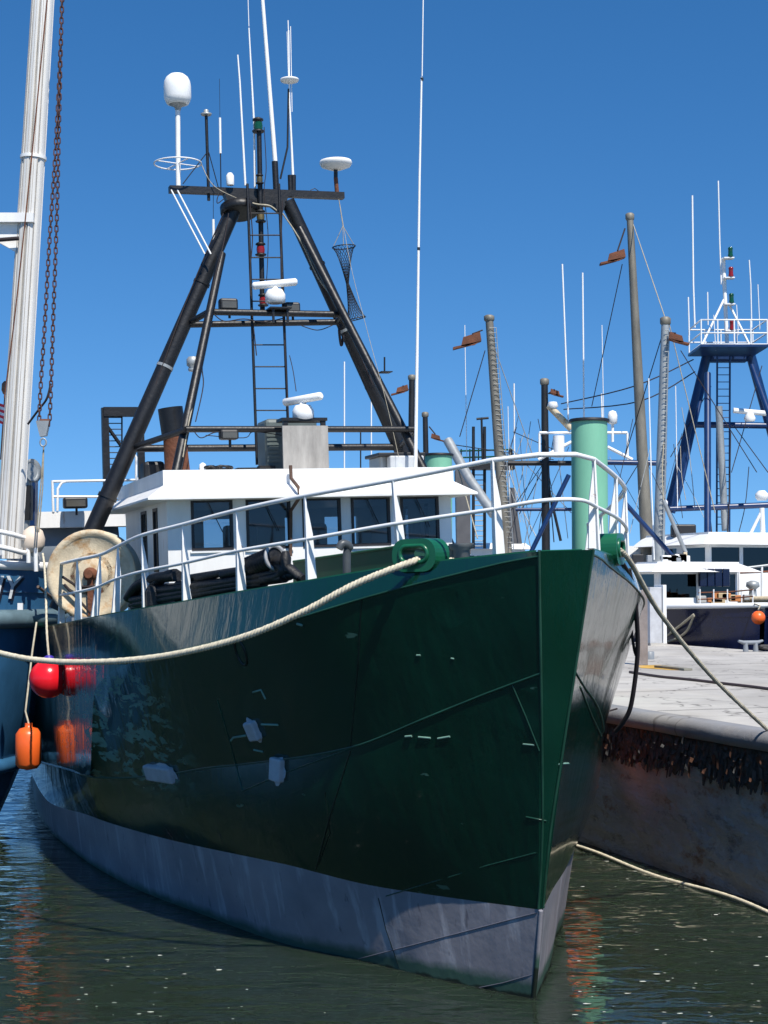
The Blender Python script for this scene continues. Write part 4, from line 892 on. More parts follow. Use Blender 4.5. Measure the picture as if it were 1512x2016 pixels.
mbh = MB(); mbh.box((-12.2, 22.5, 5.3), (6.4, 3.6, 3.6)); dh = mbh.build('deckhouse', M_white, nb)
for i in range(5): MB().box((-14.6 + i*1.2, 20.69, 6.1), (.8, .03, .7)).build('window', G_far, dh)
MB().box((-12.2, 22.5, 7.18), (7.2, 4.4, .16)).build('roof', M_white2, dh)
# lettering on the bow plating
def text_mesh(txt, size, depth=.006, shear=.0):
    cu = bpy.data.curves.new('lettering', 'FONT'); cu.body = txt; cu.size = size; cu.extrude = depth; cu.shear = shear; cu.align_x = 'RIGHT'; cu.resolution_u = 3
    to = bpy.data.objects.new('tmp', cu); COL.objects.link(to); dg = bpy.context.evaluated_depsgraph_get(); dg.update()
    me = bpy.data.meshes.new_from_object(to.evaluated_get(dg)); bpy.data.objects.remove(to); return me
M_let = mat('white_lettering', (.62, .66, .68), .5, var=.2); M_lets = mat('lettering_shadow', (.006, .008, .02), .5)
for dx, dm, dd in ((0, M_let, .012), (.035, M_lets, .006)):
    me = text_mesh('NY', .46, .004, .25); me.materials.append(dm); o = bpy.data.objects.new('lettering', me); COL.objects.link(o); o.parent = nh
    bv = BVHTree.FromPolygons([Vector(v) for r in rows for v in r], [(i*73+j, i*73+j+1, (i+1)*73+j+1, (i+1)*73+j) for i in range(len(rows)-1) for j in range(72)])
    bvx = []
    # wrap the letters on the curved plating: walk along the hull outline at each height
    pth = [Vector(p) for p in rows[7]][:73]
    idx = [i for i, p in enumerate(pth) if p.y < NC[1]-.2 and p.x > -9]
    pth = sorted([pth[i] for i in idx], key=lambda p: p.x); ln = [0]
    for a, b_ in zip(pth, pth[1:]): ln.append(ln[-1] + (b_-a).length)
    tgt = W(36, 1150, 21.2)[0]; sref = np.interp(tgt, [p.x for p in pth], ln)
    for v in me.vertices:
        s_ = sref + v.co.x + dx; x = np.interp(s_, ln, [p.x for p in pth]); y = np.interp(s_, ln, [p.y for p in pth])
        z = 3.30 + v.co.y - dx*.9; d = Vector((x - NC[0], (y - NC[1])*7, 0)).normalized(); bvx.append(Vector((x, y, z)) + d*(.02 + dd + v.co.z + .02*(z-3.3)))
    off = nb.location + nh.location
    for v, p in zip(me.vertices, bvx): v.co = p - off
MB().box(W(40, 1194, 20.3), (.07, .03, .09)).build('draught_mark', M_white2, nh)
# bow rail
nr_ = bpy.data.objects.new('bow_rail', None); COL.objects.link(nr_); nr_.parent = nb
for vv in ((1047, 1075), (1077, 1100)):
    MB().tube(smooth_path([W(-90, vv[0]-12, 20.4), W(0, vv[0], 20.6), W(40, vv[0]+10, 20.8), W(70, vv[1]-6, 21.2), W(75, vv[1]+25, 21.6)], 6), .035, 8).build('rail_bar', M_rail, nr_)
for u, v0, v1 in ((55, 1060, 1108), (70, 1070, 1125), (5, 1047, 1092)): MB().tube([W(u, v0, 20.9), W(u+1, v1, 20.9)], .03, 8).build('stanchion', M_rail, nr_)
# fluted mast
mt = bpy.data.objects.new('mast', None); COL.objects.link(mt); mt.parent = nb
b0 = V(W(17, 1100, 21.3)); b1 = V(W(86, -20, 21.3)); b1 = b0 + (b1-b0)*1.25
N = 40; rows = []
for i in range(31):
    f = i/30; c_ = b0.lerp(b1, f); r = .185 - .035*f; row = []
    for j in range(N+1):
        a = 2*math.pi*j/N; k = r*(1 - (.16 if j % 5 == 0 else 0)); row.append(c_ + Vector((math.cos(a)*k, math.sin(a)*k, 0)))
    rows.append(row)
MB().grid(rows, False).build('mast_column', mat('mast_paint', (.72, .71, .68), .5, var=.22, rust=.34, rcol=(.52, .38, .26), rscale=7, stretch=(1, 1, .07)), mt)
for j_ in range(-6, 3):  # dark tan strips that paint the shade of the grooves onto the column
    a_2 = -math.pi/2 + j_*.30; MB().tube([b0.lerp(b1, f) + Vector((math.cos(a_2), math.sin(a_2), 0))*(.183 - .035*f) for f in np.linspace(0, 1, 9)], .005 if j_ % 2 else .008, 5).build('mast_groove_shade', mat('mast_groove_shade', (.40, .36, .31), .7, var=.4, rust=.3), mt)
def onm(v): f = (1100-v)/1120/1.25; return b0.lerp(b1, f)
MB().tube([onm(318), onm(312)], .185, 20).build('mast_collar', M_rail, mt)
c_ = onm(439); MB().box(c_ + Vector((-.65, -.05, 0)), (1.5, .3, .13)).build('crosstree', M_white, mt); MB().prism([c_ + Vector((-.1, -.1, -.06)), c_ + Vector((-.9, -.1, -.06)), c_ + Vector((-.1, -.1, -.5))], (0, .1, 0)).build('crosstree_knee', M_white, mt)
MB().tube([c_ + Vector((-.1, -.2, -.3)), c_ + Vector((-.5, -.2, -.33))], .03, 6).build('shackle', M_roped, mt)
MB().tube(smooth_path([onm(0) + Vector((.10, -.16, 0)), onm(300) + Vector((.03, -.19, 0)), onm(600) + Vector((-.06, -.2, 0)), onm(790) + Vector((-.15, -.19, 0))], 8), .010, 5).build('mast_wire', M_rust, mt)
# dish, float and odds on the deck
p = V(W(58, 928, 22)); MB().lathe(p, [(.02, 0), (.12, .02), (.17, .07), (.175, .075), (.12, .035)], (.8, -.5, .1), 22).build('lamp_dish', M_galv, nb)
MB().tube([p, p + Vector((-.05, 0, -1.1))], .05, 8).build('lamp_post', M_galv, nb)
MB().box(W(52, 990, 22), (.16, .16, .5)).build('deck_gear', M_blackm, nb); MB().box(W(45, 975, 22.4), (.4, .2, .9)).build('blue_locker', M_blue, nb)
c_ = W(65, 1062, 21.0); MB().lathe(c_ - np.array([0, 0, .19]), [(.02, 0), (.11, .02), (.16, .10), (.165, .2), (.13, .31), (.05, .37), (.01, .375)], n=20).build('cream_float', mat('cream_float', (.70, .58, .46), .6, var=.1), nb)
# flag and staff
fl = thing('flag', 'striped flag furled on a short staff behind white mast', 'flag', W(4, 905, 23))
MB().tube([W(3, 905, 23), W(12, 770, 23)], .025, 8).build('staff', mat('varnished_wood', (.22, .10, .05), .5), fl); MB().lathe(W(10, 776, 23), [(.03, 0), (.055, .06), (.05, .16), (.015, .2)], n=12).build('finial', mat('varnished_wood', (.22, .10, .05), .5), fl)
for i in range(7):
    a = W(-28, 786+i*5, 23.05); b_ = W(20, 800+i*6, 22.95); a2 = W(-28, 791+i*5, 23.05); b2 = W(20, 806+i*6, 22.95)
    MB().prism([a, b_, b2, a2], (0, .01, 0)).build('stripe', M_redbuoy if i % 2 == 0 else M_white2, fl)
# chain hoist hanging from above
ch = thing('chain_hoist', 'rusty chain hoist hanging beside the white mast', 'chain hoist', W(88, 870, 20.6))
lk = MB().tube([Vector((.022*math.cos(a), 0, .022*math.sin(a) + (.026 if math.sin(a) > 0 else -.026))) for a in np.linspace(0, 2*math.pi, 13)[:-1]], .0095, 5, closed=True).mesh('link', mat('chain_rust', (.085, .035, .03), .7, var=.4))
lsrc = bpy.data.objects.new('link', lk)
def chain(pix, Y):
    P = [V(p) for p in smooth_path([W(u, v, Y) for u, v in pix], 12)]; L = [0]
    for a, b_ in zip(P, P[1:]): L.append(L[-1] + (b_-a).length)
    n_ = int(L[-1]/.076); A = np.array([list(p) for p in P])
    for i in range(n_):
        q = Vector([np.interp((i+.5)*L[-1]/n_, L, A[:, k]) for k in range(3)]); q2 = Vector([np.interp((i+.8)*L[-1]/n_, L, A[:, k]) for k in range(3)])
        rot = (q2-q).normalized().to_track_quat('Z', 'Y')
        if i % 2: rot = rot @ Matrix.Rotation(math.pi/2, 3, 'Z').to_quaternion()
        share(lsrc, 'link', q - ch.location, ch, rot)
chain([(123, -40), (120, 80), (116, 250), (112, 420), (105, 620), (100, 770), (97, 838)], 20.6); chain([(124, -40), (118, 120), (109, 300), (97, 480), (88, 640), (80, 760), (77, 830)], 20.62)
bk = [W(72, 829, 20.6), W(98, 829, 20.6), W(92, 858, 20.6), W(80, 860, 20.6)]
MB().prism([V(p) + Vector((0, -.05, 0)) for p in bk], (0, .10, 0)).build('hoist_block', M_galv, ch); MB().tube([W(78, 829, 20.6), W(97, 829, 20.6)], .03, 8).build('sheave', M_rust, ch)
MB().tube([V(W(85 + 6*math.cos(a), 871 + 8*math.sin(a), 20.55)) for a in np.linspace(0, 2*math.pi, 15)[:-1]], .012, 6, closed=True).build('hook_ring', M_galv, ch)
for u in (80, 84): MB().tube([W(86, 880, 20.6), W(u, 960, 20.6), W(u-8, 1048, 20.7)], .010, 6).build('fall_rope', M_ropeg, ch)
MB().tube(smooth_path([W(100, 755, 20.6), W(92, 785, 20.6), W(75, 808, 20.7), W(55, 835, 20.8)], 6), .016, 6).build('electric_cable', M_roped, ch)
# red buoy on its lanyard
bc = W(96, 1336, 19.4); rb_ = 38*19.4/3000
buoy = ball(bc, rb_, M_redbuoy, 'buoy', 'glossy red round buoy with purple collar hanging beside blue hull', 'buoy', mat('purple_vinyl', (.05, .03, .35), .4))
pts = [W(84, 1090, 20.9), W(87, 1112, 20.6), W(90, 1160, 20.0), W(92, 1240, 19.5), np.array([bc[0], bc[1], bc[2] + rb_*1.05])]
rope_mesh(smooth_path(pts, 8), .017, .06).build('buoy_lanyard', M_rope, label='short cream lanyard holding the red buoy', cat='rope')
# orange fender between the two hulls
fc = V(W(56, 1474, 20.6)); t = thing('fender', 'orange cylindrical fender wedged between blue hull and green hull', 'fender', fc - Vector((0, 0, .28)))
MB().lathe(fc - Vector((0, 0, .28)), [(.03, 0), (.12, .02), (.17, .08), (.175, .3), (.17, .48), (.12, .55), (.05, .57), (.05, .62)], n=24).build('fender_body', M_orange, t)
MB().tube([fc + Vector((0, 0, .33)), W(50, 1400, 20.6), W(64, 1280, 20.6), W(72, 1225, 20.7)], .014, 6).build('fender_line', M_rope, label='pale line holding orange cylindrical fender', cat='rope')
# brown pole lashed between the rails
MB().tube([W(75, 1155, 20.9), W(120, 1190, 21.6), W(145, 1215, 22)], .022, 8).build('boat_hook', mat('worn_wood', (.16, .11, .08), .7), label='brown wooden pole bridging blue boat and green trawler', cat='pole')

# ------------------------------------------------------------------ quay furniture
def pile(u, vtop, wpx, d, label):
    Y = F*d/wpx; p = W(u, vtop, Y); t = thing('mooring_pile', label, 'pile', (p[0], p[1], QTOP), 'pale green sleeved piles along the quay')
    MB().lathe((p[0], p[1], QTOP), [(d/2, 0), (d/2, p[2]-QTOP-.04)], n=36).build('sleeve', M_palegreen, t)
    MB().lathe((p[0], p[1], p[2]-.04), [(d/2+.03, 0), (d/2+.035, .03), (d/2+.02, .045), (.02, .06)], n=36).build('cap', M_blackm, t)
pile(1160, 826, 71, .52, 'tall pale green sleeved pile with dark cap behind the bow rail')
pile(863, 894, 54, .52, 'pale green sleeved pile with dark cap beyond the wheelhouse roof')
p = WZ(1265, 1309, QTOP+.0); m_ = MB(); m_.box((p[0], p[1], QTOP+.75), (.19, .19, 1.5), None, .01); m_.build('timber_post', mat('grey_timber', (.24, .21, .20), .8, var=.3, bump=.3), label='plain grey brown timber post standing on the quay', cat='post')
p = WZ(1291, 1271, QTOP); cb = thing('power_cabinet', 'white metal power cabinet standing on the quay by navy hull', 'cabinet', (p[0], p[1], QTOP))
a_ = Vector((math.cos(.35), math.sin(.35), 0)); b2 = Vector((-a_.y, a_.x, 0)); c0 = Vector((p[0], p[1]+.25, QTOP))
MB().box(c0 + Vector((-.05, 0, .80)), (.36, .42, 1.48), (a_, b2, X3), .01).build('door_panel', mat('cabinet_grey', (.50, .51, .53), .5), cb); MB().box(c0 + a_*.20 + Vector((0, 0, .82)), (.10, .48, 1.56), (a_, b2, X3), .008).build('side_frame', M_white2, cb); MB().box(c0 + Vector((0, 0, .03)), (.5, .5, .06), (a_, b2, X3)).build('plinth', M_conc, cb)
MB().box(c0 - b2*.222 + Vector((-.18, 0, .85)), (.02, .02, .16), (a_, b2, X3)).build('handle', M_blackm, cb)
MB().tube(smooth_path([WZ(u, v, QTOP+.022) for u, v in ((1240, 1323), (1300, 1332), (1360, 1338), (1420, 1345), (1512, 1356), (1600, 1372))], 6), .024, 8).build('hose', mat('brown_hose', (.055, .035, .035), .6), label='dark brown hose lying across the concrete quay', cat='hose')
def flatpatch(pix, z, m, name, label, par=quay): MB().add([WZ(u, v, z) for u, v in pix], [tuple(range(len(pix)))]).build(name, m, par)
M_yel = mat('yellow_line_paint', (.62, .36, .06), .8, var=.5, rust=.5, rcol=(.36, .34, .30), rscale=3)
flatpatch([(1252, 1310), (1300, 1309), (1345, 1314), (1360, 1320), (1320, 1319), (1262, 1315)], QTOP+.004, M_yel, 'painted_marking', '')
m_ = MB(); p0, p1 = WZ(1296, 1312, QTOP+.025), WZ(1355, 1318, QTOP+.025); dd = V(p1-p0).normalized(); m_.box((V(p0)+V(p1))/2, ((V(p1)-V(p0)).length, .18, .04), (dd, dd.cross(X3), X3)); m_.build('plank', mat('grey_plank', (.22, .21, .17), .8, var=.4), label='short weathered plank lying on quay by timber post', cat='plank')
p = WZ(1279, 1298, QTOP); m_ = MB(); m_.lathe(p, [(.10, 0), (.10, .16), (.085, .17), (.085, .12)], n=18); m_.build('bucket', M_grey, label='small grey bucket on the quay beside timber post', cat='bucket')
# cleat with heaped mooring chain
p = WZ(1478, 1283, QTOP); cl = thing('cleat', 'dark iron mooring cleat on far quay edge', 'cleat', p)
MB().tube([V(p) + a_*x + Vector((0, 0, z)) for x, z in ((-.34, .26), (-.2, .22), (.2, .22), (.34, .26))], [.03, .05, .05, .03], 8).build('horn', M_grey, cl)
for x in (-.14, .14): MB().tube([V(p) + a_*x, V(p) + a_*x + Vector((0, 0, .22))], [.07, .05], 8).build('leg', M_grey, cl)
pts = [V(p) + a_*(.45 + .2*math.cos(t*2.3)) + Vector((0, .12*math.sin(t*3.1), .05 + .08*abs(math.sin(t)))) for t in np.linspace(0, 9, 50)]
MB().tube(pts, .035, 6).build('chain_heap', mat('dark_chain', (.06, .055, .05), .8), label='dark heap of mooring chain beside iron cleat', cat='chain')
# ------------------------------------------------------------------ background boats on the far side of the quay
def frame(stem, deg):
    a = math.radians(deg); af = Vector((-math.sin(a), math.cos(a), 0)); sb = Vector((-math.cos(a), -math.sin(a), 0)); o = Vector(stem)
    return lambda s, w, z: o + af*s + sb*w + Vector((0, 0, z)), af, sb
def bghull(par, P, L, hw, zg, m, boot, rake=.8, cap=M_white2, trim=.07):
    ss_ = [0, .01, .03, .06, .1, .16, .24, .34, .5, .7, .9, 1.0]; wf = [.03, .14, .27, .42, .57, .73, .87, .96, 1, 1, .96, .9]
    rows = []
    for z, k, r in ((-.4, .5, .3), (.35, .72, .2), (.36, .72, .2), (1.4, .86, .1), (zg-.5, .96, .03), (zg, 1., 0)):
        row = []
        for t, w_ in zip(ss_, wf):
            zz = z if z < zg-.6 else z + (zg-2.2)*.45*max(0, (.5-t))**1.5
            row.append((t*L + r*rake - rake*.0, hw*(w_*k if t > .0 else .04), zz))
        rows.append(row)
    for k0, k1, mm, nm in ((0, 2, boot, 'boot_top'), (2, 6, m, 'hull')):
        mb = MB()
        for sd in (1, -1): mb.grid([[P(s, sd*w_, z) for s, w_, z in r] for r in rows[k0:k1]])
        mb.add([P(*rows[i][-1][:1], sd*rows[i][-1][1], rows[i][-1][2]) for i, sd in ((k0, 1), (k1-1, 1), (k1-1, -1), (k0, -1))], [(0, 1, 2, 3)])
        ho = mb.build(nm, mm, par)
    g = rows[-1]; MB().tube([P(s, w_, z) for s, w_, z in g[::-1]] + [P(s, -w_, z) for s, w_, z in g], trim, 8).build('cap_rail', cap, par)
    MB().grid([[P(s, w_*.97, z-.3) for s, w_, z in g], [P(s, -w_*.97, z-.3) for s, w_, z in g]], False).build('deck', M_grey, par)
    return g
def fbox(P, s0, s1, w0, w1, z0, z1): return [P(s, w, z) for s in (s0, s1) for w in (w0, w1) for z in (z0, z1)], [(0,1,3,2), (4,6,7,5), (0,4,5,1), (2,3,7,6), (0,2,6,4), (1,5,7,3)]
def house(par, P, s0, s1, hw, z0, z1, nwin, zw0, zw1, over=.35, sidewins=2, zv=.16, m=M_white2):
    mb = MB(); T = .07; g = hw*2/nwin; mw = .06
    mb.add(*fbox(P, s0, s0+T, -hw, hw, z0, zw0)); mb.add(*fbox(P, s0, s0+T, -hw, hw, zw1, z1))
    for i in range(nwin+1): c_ = -hw + g*i; mb.add(*fbox(P, s0, s0+T, max(-hw, c_-mw), min(hw, c_+mw), zw0, zw1))
    sl = (s1-s0)/sidewins
    for sd in (1, -1):
        a, b_ = sd*(hw-T), sd*hw; mb.add(*fbox(P, s0+T, s1, a, b_, z0, zw0)); mb.add(*fbox(P, s0+T, s1, a, b_, zw1, z1))
        for i in range(sidewins+1): c_ = s0+T + (s1-s0-T)*i/sidewins; mb.add(*fbox(P, max(s0+T, c_-.2), min(s1, c_+.2), a, b_, zw0, zw1))
    mb.add(*fbox(P, s1, s1+T, -hw, hw, z0, z1)); h_ = mb.build('house_wall', m, par)
    for i in range(nwin):
        c_ = -hw + g*i; q = MB(); q.add(*fbox(P, s0+.02, s0+.03, c_+mw, c_+g-mw, zw0, zw1)); q.build('window_pane', G_far, h_)
    for sd in (1, -1):
        for i in range(sidewins):
            c_ = s0+T + (s1-s0-T)*i/sidewins; e_ = s0+T + (s1-s0-T)*(i+1)/sidewins; q = MB(); q.add(*fbox(P, c_+.2, e_-.2, sd*(hw-.03), sd*(hw-.02), zw0, zw1)); q.build('window_pane', G_far, h_)
    q = MB(); q.add(*fbox(P, s0+.1, s1-.02, -hw+.1, hw-.1, z0+.02, zw0-.1)); q.build('house_interior', M_int, h_)
    # visor roof: slab with a flared front edge
    q = MB(); q.add(*fbox(P, s0-.02, s1+over, -hw-.05, hw+.05, z1, z1+zv*1.2))
    v_ = [P(s0-.02, hw+.05, z1+zv), P(s0-over, hw+over, z1-.02), P(s0-over, -hw-over, z1-.02), P(s0-.02, -hw-.05, z1+zv), P(s1+over, hw+over, z1-.02), P(s1+over, hw+.05, z1+zv), P(s1+over, -hw-over, z1-.02), P(s1+over, -hw-.05, z1+zv)]
    q.add(v_, [(0, 1, 2, 3), (0, 5, 4, 1), (3, 2, 6, 7), (1, 4, 6, 2)]); q.build('visor_roof', m, par, fix=False); return h_
def wpole(par, name, pts, r, m, n=8): return MB().tube([W(*p) for p in pts], r, n).build(name, m, par)
def outrigger(par, top, bot, Y, r0, r1, m, bird, bdir, rungs=0, rdx=10):
    o = bpy.data.objects.new('outrigger', None); COL.objects.link(o); o.parent = par
    a, b_ = W(*top, Y), W(*bot, Y); b_ = b_ + (b_-a)*(b_[2]-2.4)/(a[2]-b_[2]); MB().tube([b_, b_*.5 + a*.5, a], [r0, (r0+r1)/2, r1], 12).build('pole', m, o)
    MB().lathe(a - np.array([0, 0, .15]), [(r1*1.1, 0), (r1*1.35, .05), (r1*1.35, .2), (r1*.9, .24)], n=8).build('head_cap', M_rustpole, o)
    if rungs:
        for k in range(rungs):
            f = k/rungs; u = top[0] + (bot[0]-top[0])*f; v = top[1] + 20 + (bot[1]-top[1]-30)*f; MB().tube([W(u, v, Y-.2), W(u+rdx*1.5, v, Y-.2)], .012, 4).build('rung', M_galv, o)
        MB().tube([W(top[0]+rdx*1.5, top[1]+20, Y-.2), W(bot[0]+rdx*1.5, bot[1]-10, Y-.2)], .02, 5).build('ladder_rail', M_galv, o)
    if bird:                                           # rusty paravane: plate, keel weight and bracket
        u, v, sz = bird; k = sz*Y/F; c_ = V(W(u, v, Y-.4)); d = Vector((bdir, 0, 0)); up = Vector((0, 0, 1))
        pl = MB().prism([c_ - d*.5*k - up*.05*k, c_ - d*.1*k - up*.32*k, c_ + d*.62*k - up*.38*k, c_ + d*.5*k + up*.12*k, c_ - d*.42*k + up*.42*k], (0, .06, 0)); pl.prism([c_ - d*.5*k - up*.08*k, c_ + d*.1*k - up*.3*k, c_ + d*1.05*k - up*.55*k, c_ + d*1.05*k - up*.42*k], (0, .3, 0)); pl.build('paravane', M_rust, o)
        MB().tube([c_ + up*.3*k, V(W(top[0]+(u-top[0])*.4, top[1]+25, Y-.2))], .03, 6).build('paravane_hanger', M_roped, o)
    return o
# navy boat next to the far quay edge
P1, af, sb = frame((9.85, 39.7, 0), 19); nv = thing('fishing_boat', 'navy hulled boat with white canopy wheelhouse behind the quay', 'boat', (9.85, 39.7, 0))
bghull(nv, P1, 10, 1.75, 2.85, M_navy, mat('red_boot', (.12, .02, .015), .6), 1.0)
house(nv, P1, 3.2, 6.4, 1.25, 2.6, 3.86, 2, 3.12, 3.78, .5, 2, .22)
MB().lathe(P1(1.9, .2, 2.75), [(.02, 0), (.24, .01), (.24, .42), (.02, .43)], (.25, .97, 0), 22).build('white_drum', mat('pale_blue_paint', (.42, .50, .55), .5), nv)
nvb = V(W(1493, 1216, 38.6)); ball(nvb, 13.5*38.6/3000, M_orange, 'buoy', 'small orange buoy at bow of the navy boat', 'buoy')
rope_mesh([V(P1(.3, .1, 3.0)), nvb + Vector((.05, 0, .3)), nvb + Vector((0, 0, .2))], .02).build('buoy_lanyard', M_rope, label='short pale line tying orange buoy to the navy bow', cat='rope')
for a in ([(1366, 1210, 40.2), (1335, 1235, 41), (1300, 1262, 42)], [(1366, 1212, 40.2), (1350, 1245, 40.8), (1320, 1262, 41.5), (1288, 1266, 42)]):
    rope_mesh(smooth_path([W(*q) for q in a], 6), .035, .14, n=4).build('mooring_rope', M_ropeg, label='pale slack mooring rope from the navy hull to the quay', cat='rope', group='slack ropes of the navy boat')
for i in range(4): q = V(W(1383 + 15*i, 1137, 42.5)); MB().box(q, (.2, .25, .5), None, .02).build('crate', M_navy, label='dark navy crate stacked beside the canopy wheelhouse', cat='crate', group='navy crates on the navy boat')
rl = bpy.data.objects.new('deck_rail', None); COL.objects.link(rl); rl.parent = nv
for vv in (1165, 1178): wpole(rl, 'rail_bar', [(1375, vv+2, 41), (1440, vv, 41), (1482, vv-4, 40.5)], .018, M_rust)
for u in (1378, 1405, 1432, 1460, 1482): wpole(rl, 'stanchion', [(u, 1160, 41), (u, 1195, 41)], .02, M_rail)
for i in range(12): q = V(W(random.uniform(1380, 1470), random.uniform(1172, 1188), 41.4)); MB().box(q, (random.uniform(.15, .4), .2, random.uniform(.08, .22)), None, .02).build('fish_box', mat('tan_gear%d' % (i % 3), [(.5, .38, .22), (.55, .20, .06), (.42, .42, .40)][i % 3], .7), nv)
for i in range(14): q = V(W(random.uniform(1255, 1375), random.uniform(1092, 1102), 43.5)); MB().box(q, (random.uniform(.1, .35), .2, random.uniform(.08, .3)), None, .02).build('roof_gear', [M_white2, M_grey, M_blackm, M_cream][i % 4], nv)
outrigger(nv, (1310, 630), (1297, 1085), 45, .19, .12, M_galv, (1330, 664, 26), 1, 40, 5)
wpole(nv, 'roof_strut', [(1306, 985, 43.5), (1350, 1088, 43.5)], .06, M_galv); wpole(nv, 'blue_boom', [(1230, 990, 44), (1330, 1102, 44)], .07, M_blue)
wpole(nv, 'whip_antenna', [(1277, 745, 44), (1283, 970, 44), (1288, 1102, 44)], .02, M_white2)
# big boat with blue gantry
P2, af, sb = frame((13.9, 41.2, 0), 19); bb = thing('fishing_boat', 'large white housed boat with blue mast gantry and white railed platform', 'boat', (13.9, 41.2, 0))
bghull(bb, P2, 16, 2.4, 3.0, M_navy, mat('red_boot', (.12, .02, .015), .6), 1.0, M_cream, .1)
house(bb, P2, 6.0, 9.5, 2.2, 2.7, 4.72, 4, 3.85, 4.62, .5, 2, .3)
q = MB(); q.add(*fbox(P2, 10.2, 13, .2, 2.9, 2.7, 4.75)); q.build('aft_house', M_white2, bb); q = MB(); q.add(*fbox(P2, 10.19, 10.195, .7, 1.6, 3.9, 4.5)); q.build('window_pane', G_far, bb)
bg = bpy.data.objects.new('gantry', None); COL.objects.link(bg); bg.parent = bb
YG = 52.5
for pts, r in (([(1392, 698, YG), (1318, 1000, YG)], .165), ([(1478, 700, YG), (1560, 1000, YG)], .165), ([(1393, 735, YG-2), (1393, 1066, YG-4)], .11), ([(1385, 760, YG-1), (1340, 960, YG-2), (1325, 1010, YG-2)], .07), ([(1480, 720, YG-2), (1530, 860, YG-4)], .09)): wpole(bg, 'leg', pts, r, M_blue, 14)
for pts, r in (([(1362, 836, YG), (1520, 838, YG)], .11), ([(1318, 1002, YG-2), (1520, 994, YG-2)], .10)): wpole(bg, 'crossbar', pts, r, M_blue, 10)
for u in (1412, 1437): wpole(bg, 'ladder_rail', [(u, 700, YG-1), (u-1, 1052, YG-1)], .035, M_blue, 6)
for i in range(24): wpole(bg, 'rung', [(1412, 710+i*14, YG-1), (1437, 710+i*14, YG-1)], .014, M_blue, 4)
wpole(bg, 'exhaust_pipe', [(1415, 800, YG-1.3), (1428, 1045, YG-1.3)], .12, M_galv, 10)
pl = [W(1370, 690, YG-1.2), W(1495, 690, YG-1.2)]; q = MB(); q.box((V(pl[0])+V(pl[1]))/2, (2.25, 2.2, .08)); q.prism([V(W(1378, 694, YG)), V(W(1492, 694, YG)), V(W(1470, 712, YG)), V(W(1398, 712, YG))], (0, .3, 0)); q.build('platform', M_blue, bg)
c0 = (V(pl[0])+V(pl[1]))/2; rp = bpy.data.objects.new('platform_rail', None); COL.objects.link(rp); rp.parent = bb
cs = [(-1.1, -1), (1.1, -1), (1.1, 1), (-1.1, 1)]
for z in (.0, .38, .82): MB().tube([c0 + Vector((x, y, z+.05)) for x, y in cs], .028, 6, closed=True).build('rail_bar', M_white2, rp)
for x in (-1.1, -.55, 0, .55, 1.1):
    for y in (-1, 1): MB().tube([c0 + Vector((x, y, 0)), c0 + Vector((x, y, .88))], .026, 6).build('stanchion', M_white2, rp)
mm2 = bpy.data.objects.new('signal_mast', None); COL.objects.link(mm2); mm2.parent = bb
wpole(mm2, 'mast_post', [(1424, 508, YG-1), (1432, 690, YG-1)], .07, M_white2); wpole(mm2, 'mast_leg', [(1425, 590, YG-1), (1378, 688, YG-1.5)], .04, M_white2); wpole(mm2, 'mast_leg', [(1436, 600, YG-1), (1480, 688, YG-1.5)], .04, M_white2)
for u, v, m in ((1438, 496, M_dgreen), (1439, 535, M_red), (1440, 587, M_dgreen), (1441, 640, M_red)):
    p = W(u, v, YG-1.3); MB().lathe(p - np.array([0, 0, .17]), [(.08, 0), (.09, .05), (.075, .1), (.075, .25), (.09, .28), (.06, .33)], n=12).build('lantern', m, mm2); MB().box(p + np.array([-.05, .1, -.2]), (.34, .3, .04)).build('light_shelf', M_white2, mm2)
for pts, r in (([(1363, 385, YG-1), (1365, 560, YG-1), (1368, 645, YG-1)], .03), ([(1414, 356, YG-1), (1417, 480, YG-1), (1420, 560, YG-1)], .025), ([(1475, 512, YG-1), (1478, 560, YG-1), (1480, 645, YG-1)], .022), ([(1355, 585, YG-1), (1357, 660, YG-1)], .025), ([(1393, 575, YG-1), (1394, 640, YG-1)], .022)): wpole(mm2, 'whip_antenna', pts, r, M_white2, 6)
p = W(1476, 815, YG-1.5); MB().tube([p + np.array([-.55, 0, .12]), p + np.array([.55, 0, .02])], .09, 8).build('radar_scanner', M_white2, bb); MB().lathe(p - np.array([0, 0, .25]), [(.16, 0), (.2, .1), (.12, .28)], n=14).build('radar_pedestal', M_white2, bb)
for u, v in ((1500, 985), (1290+12, 1000)): p = W(u, v, 47); MB().lathe(p, [(.14, 0), (.2, .08), (.2, .2), (.1, .3)], n=14).build('receiver_dome', M_white2, bb)
wpole(bb, 'roof_post', [(1500, 1000, 47), (1502, 1052, 47)], .08, M_white2); wpole(bb, 'roof_strut', [(1498, 1010, 47), (1478, 1050, 47)], .05, M_white2)
q = V(W(1345, 1045, 48)); MB().box(q, (.75, .4, .4), None, .05).build('engine_box', M_blackm, bb)
rl = bpy.data.objects.new('deck_rail', None); COL.objects.link(rl); rl.parent = bb
wpole(rl, 'rail_bar', [(1452, 1120, 45), (1520, 1112, 45)], .04, M_galv); wpole(rl, 'rail_bar', [(1455, 1128, 45), (1520, 1125, 45)], .03, M_rust)
for u in (1455, 1500): wpole(rl, 'stanchion', [(u, 1115, 45), (u, 1178, 45)], .035, M_rail)
p = W(1482, 1160, 44.5); MB().lathe(p - np.array([0, 0, .3]), [(.2, 0), (.12, .1), (.1, .3), (.2, .38), (.18, .5), (.05, .55)], n=14).build('capstan', M_galv, bb)
outrigger(bb, (1240, 425), (1275, 1098), 50, .24, .11, M_rustpole, (1216, 503, 32), -1)
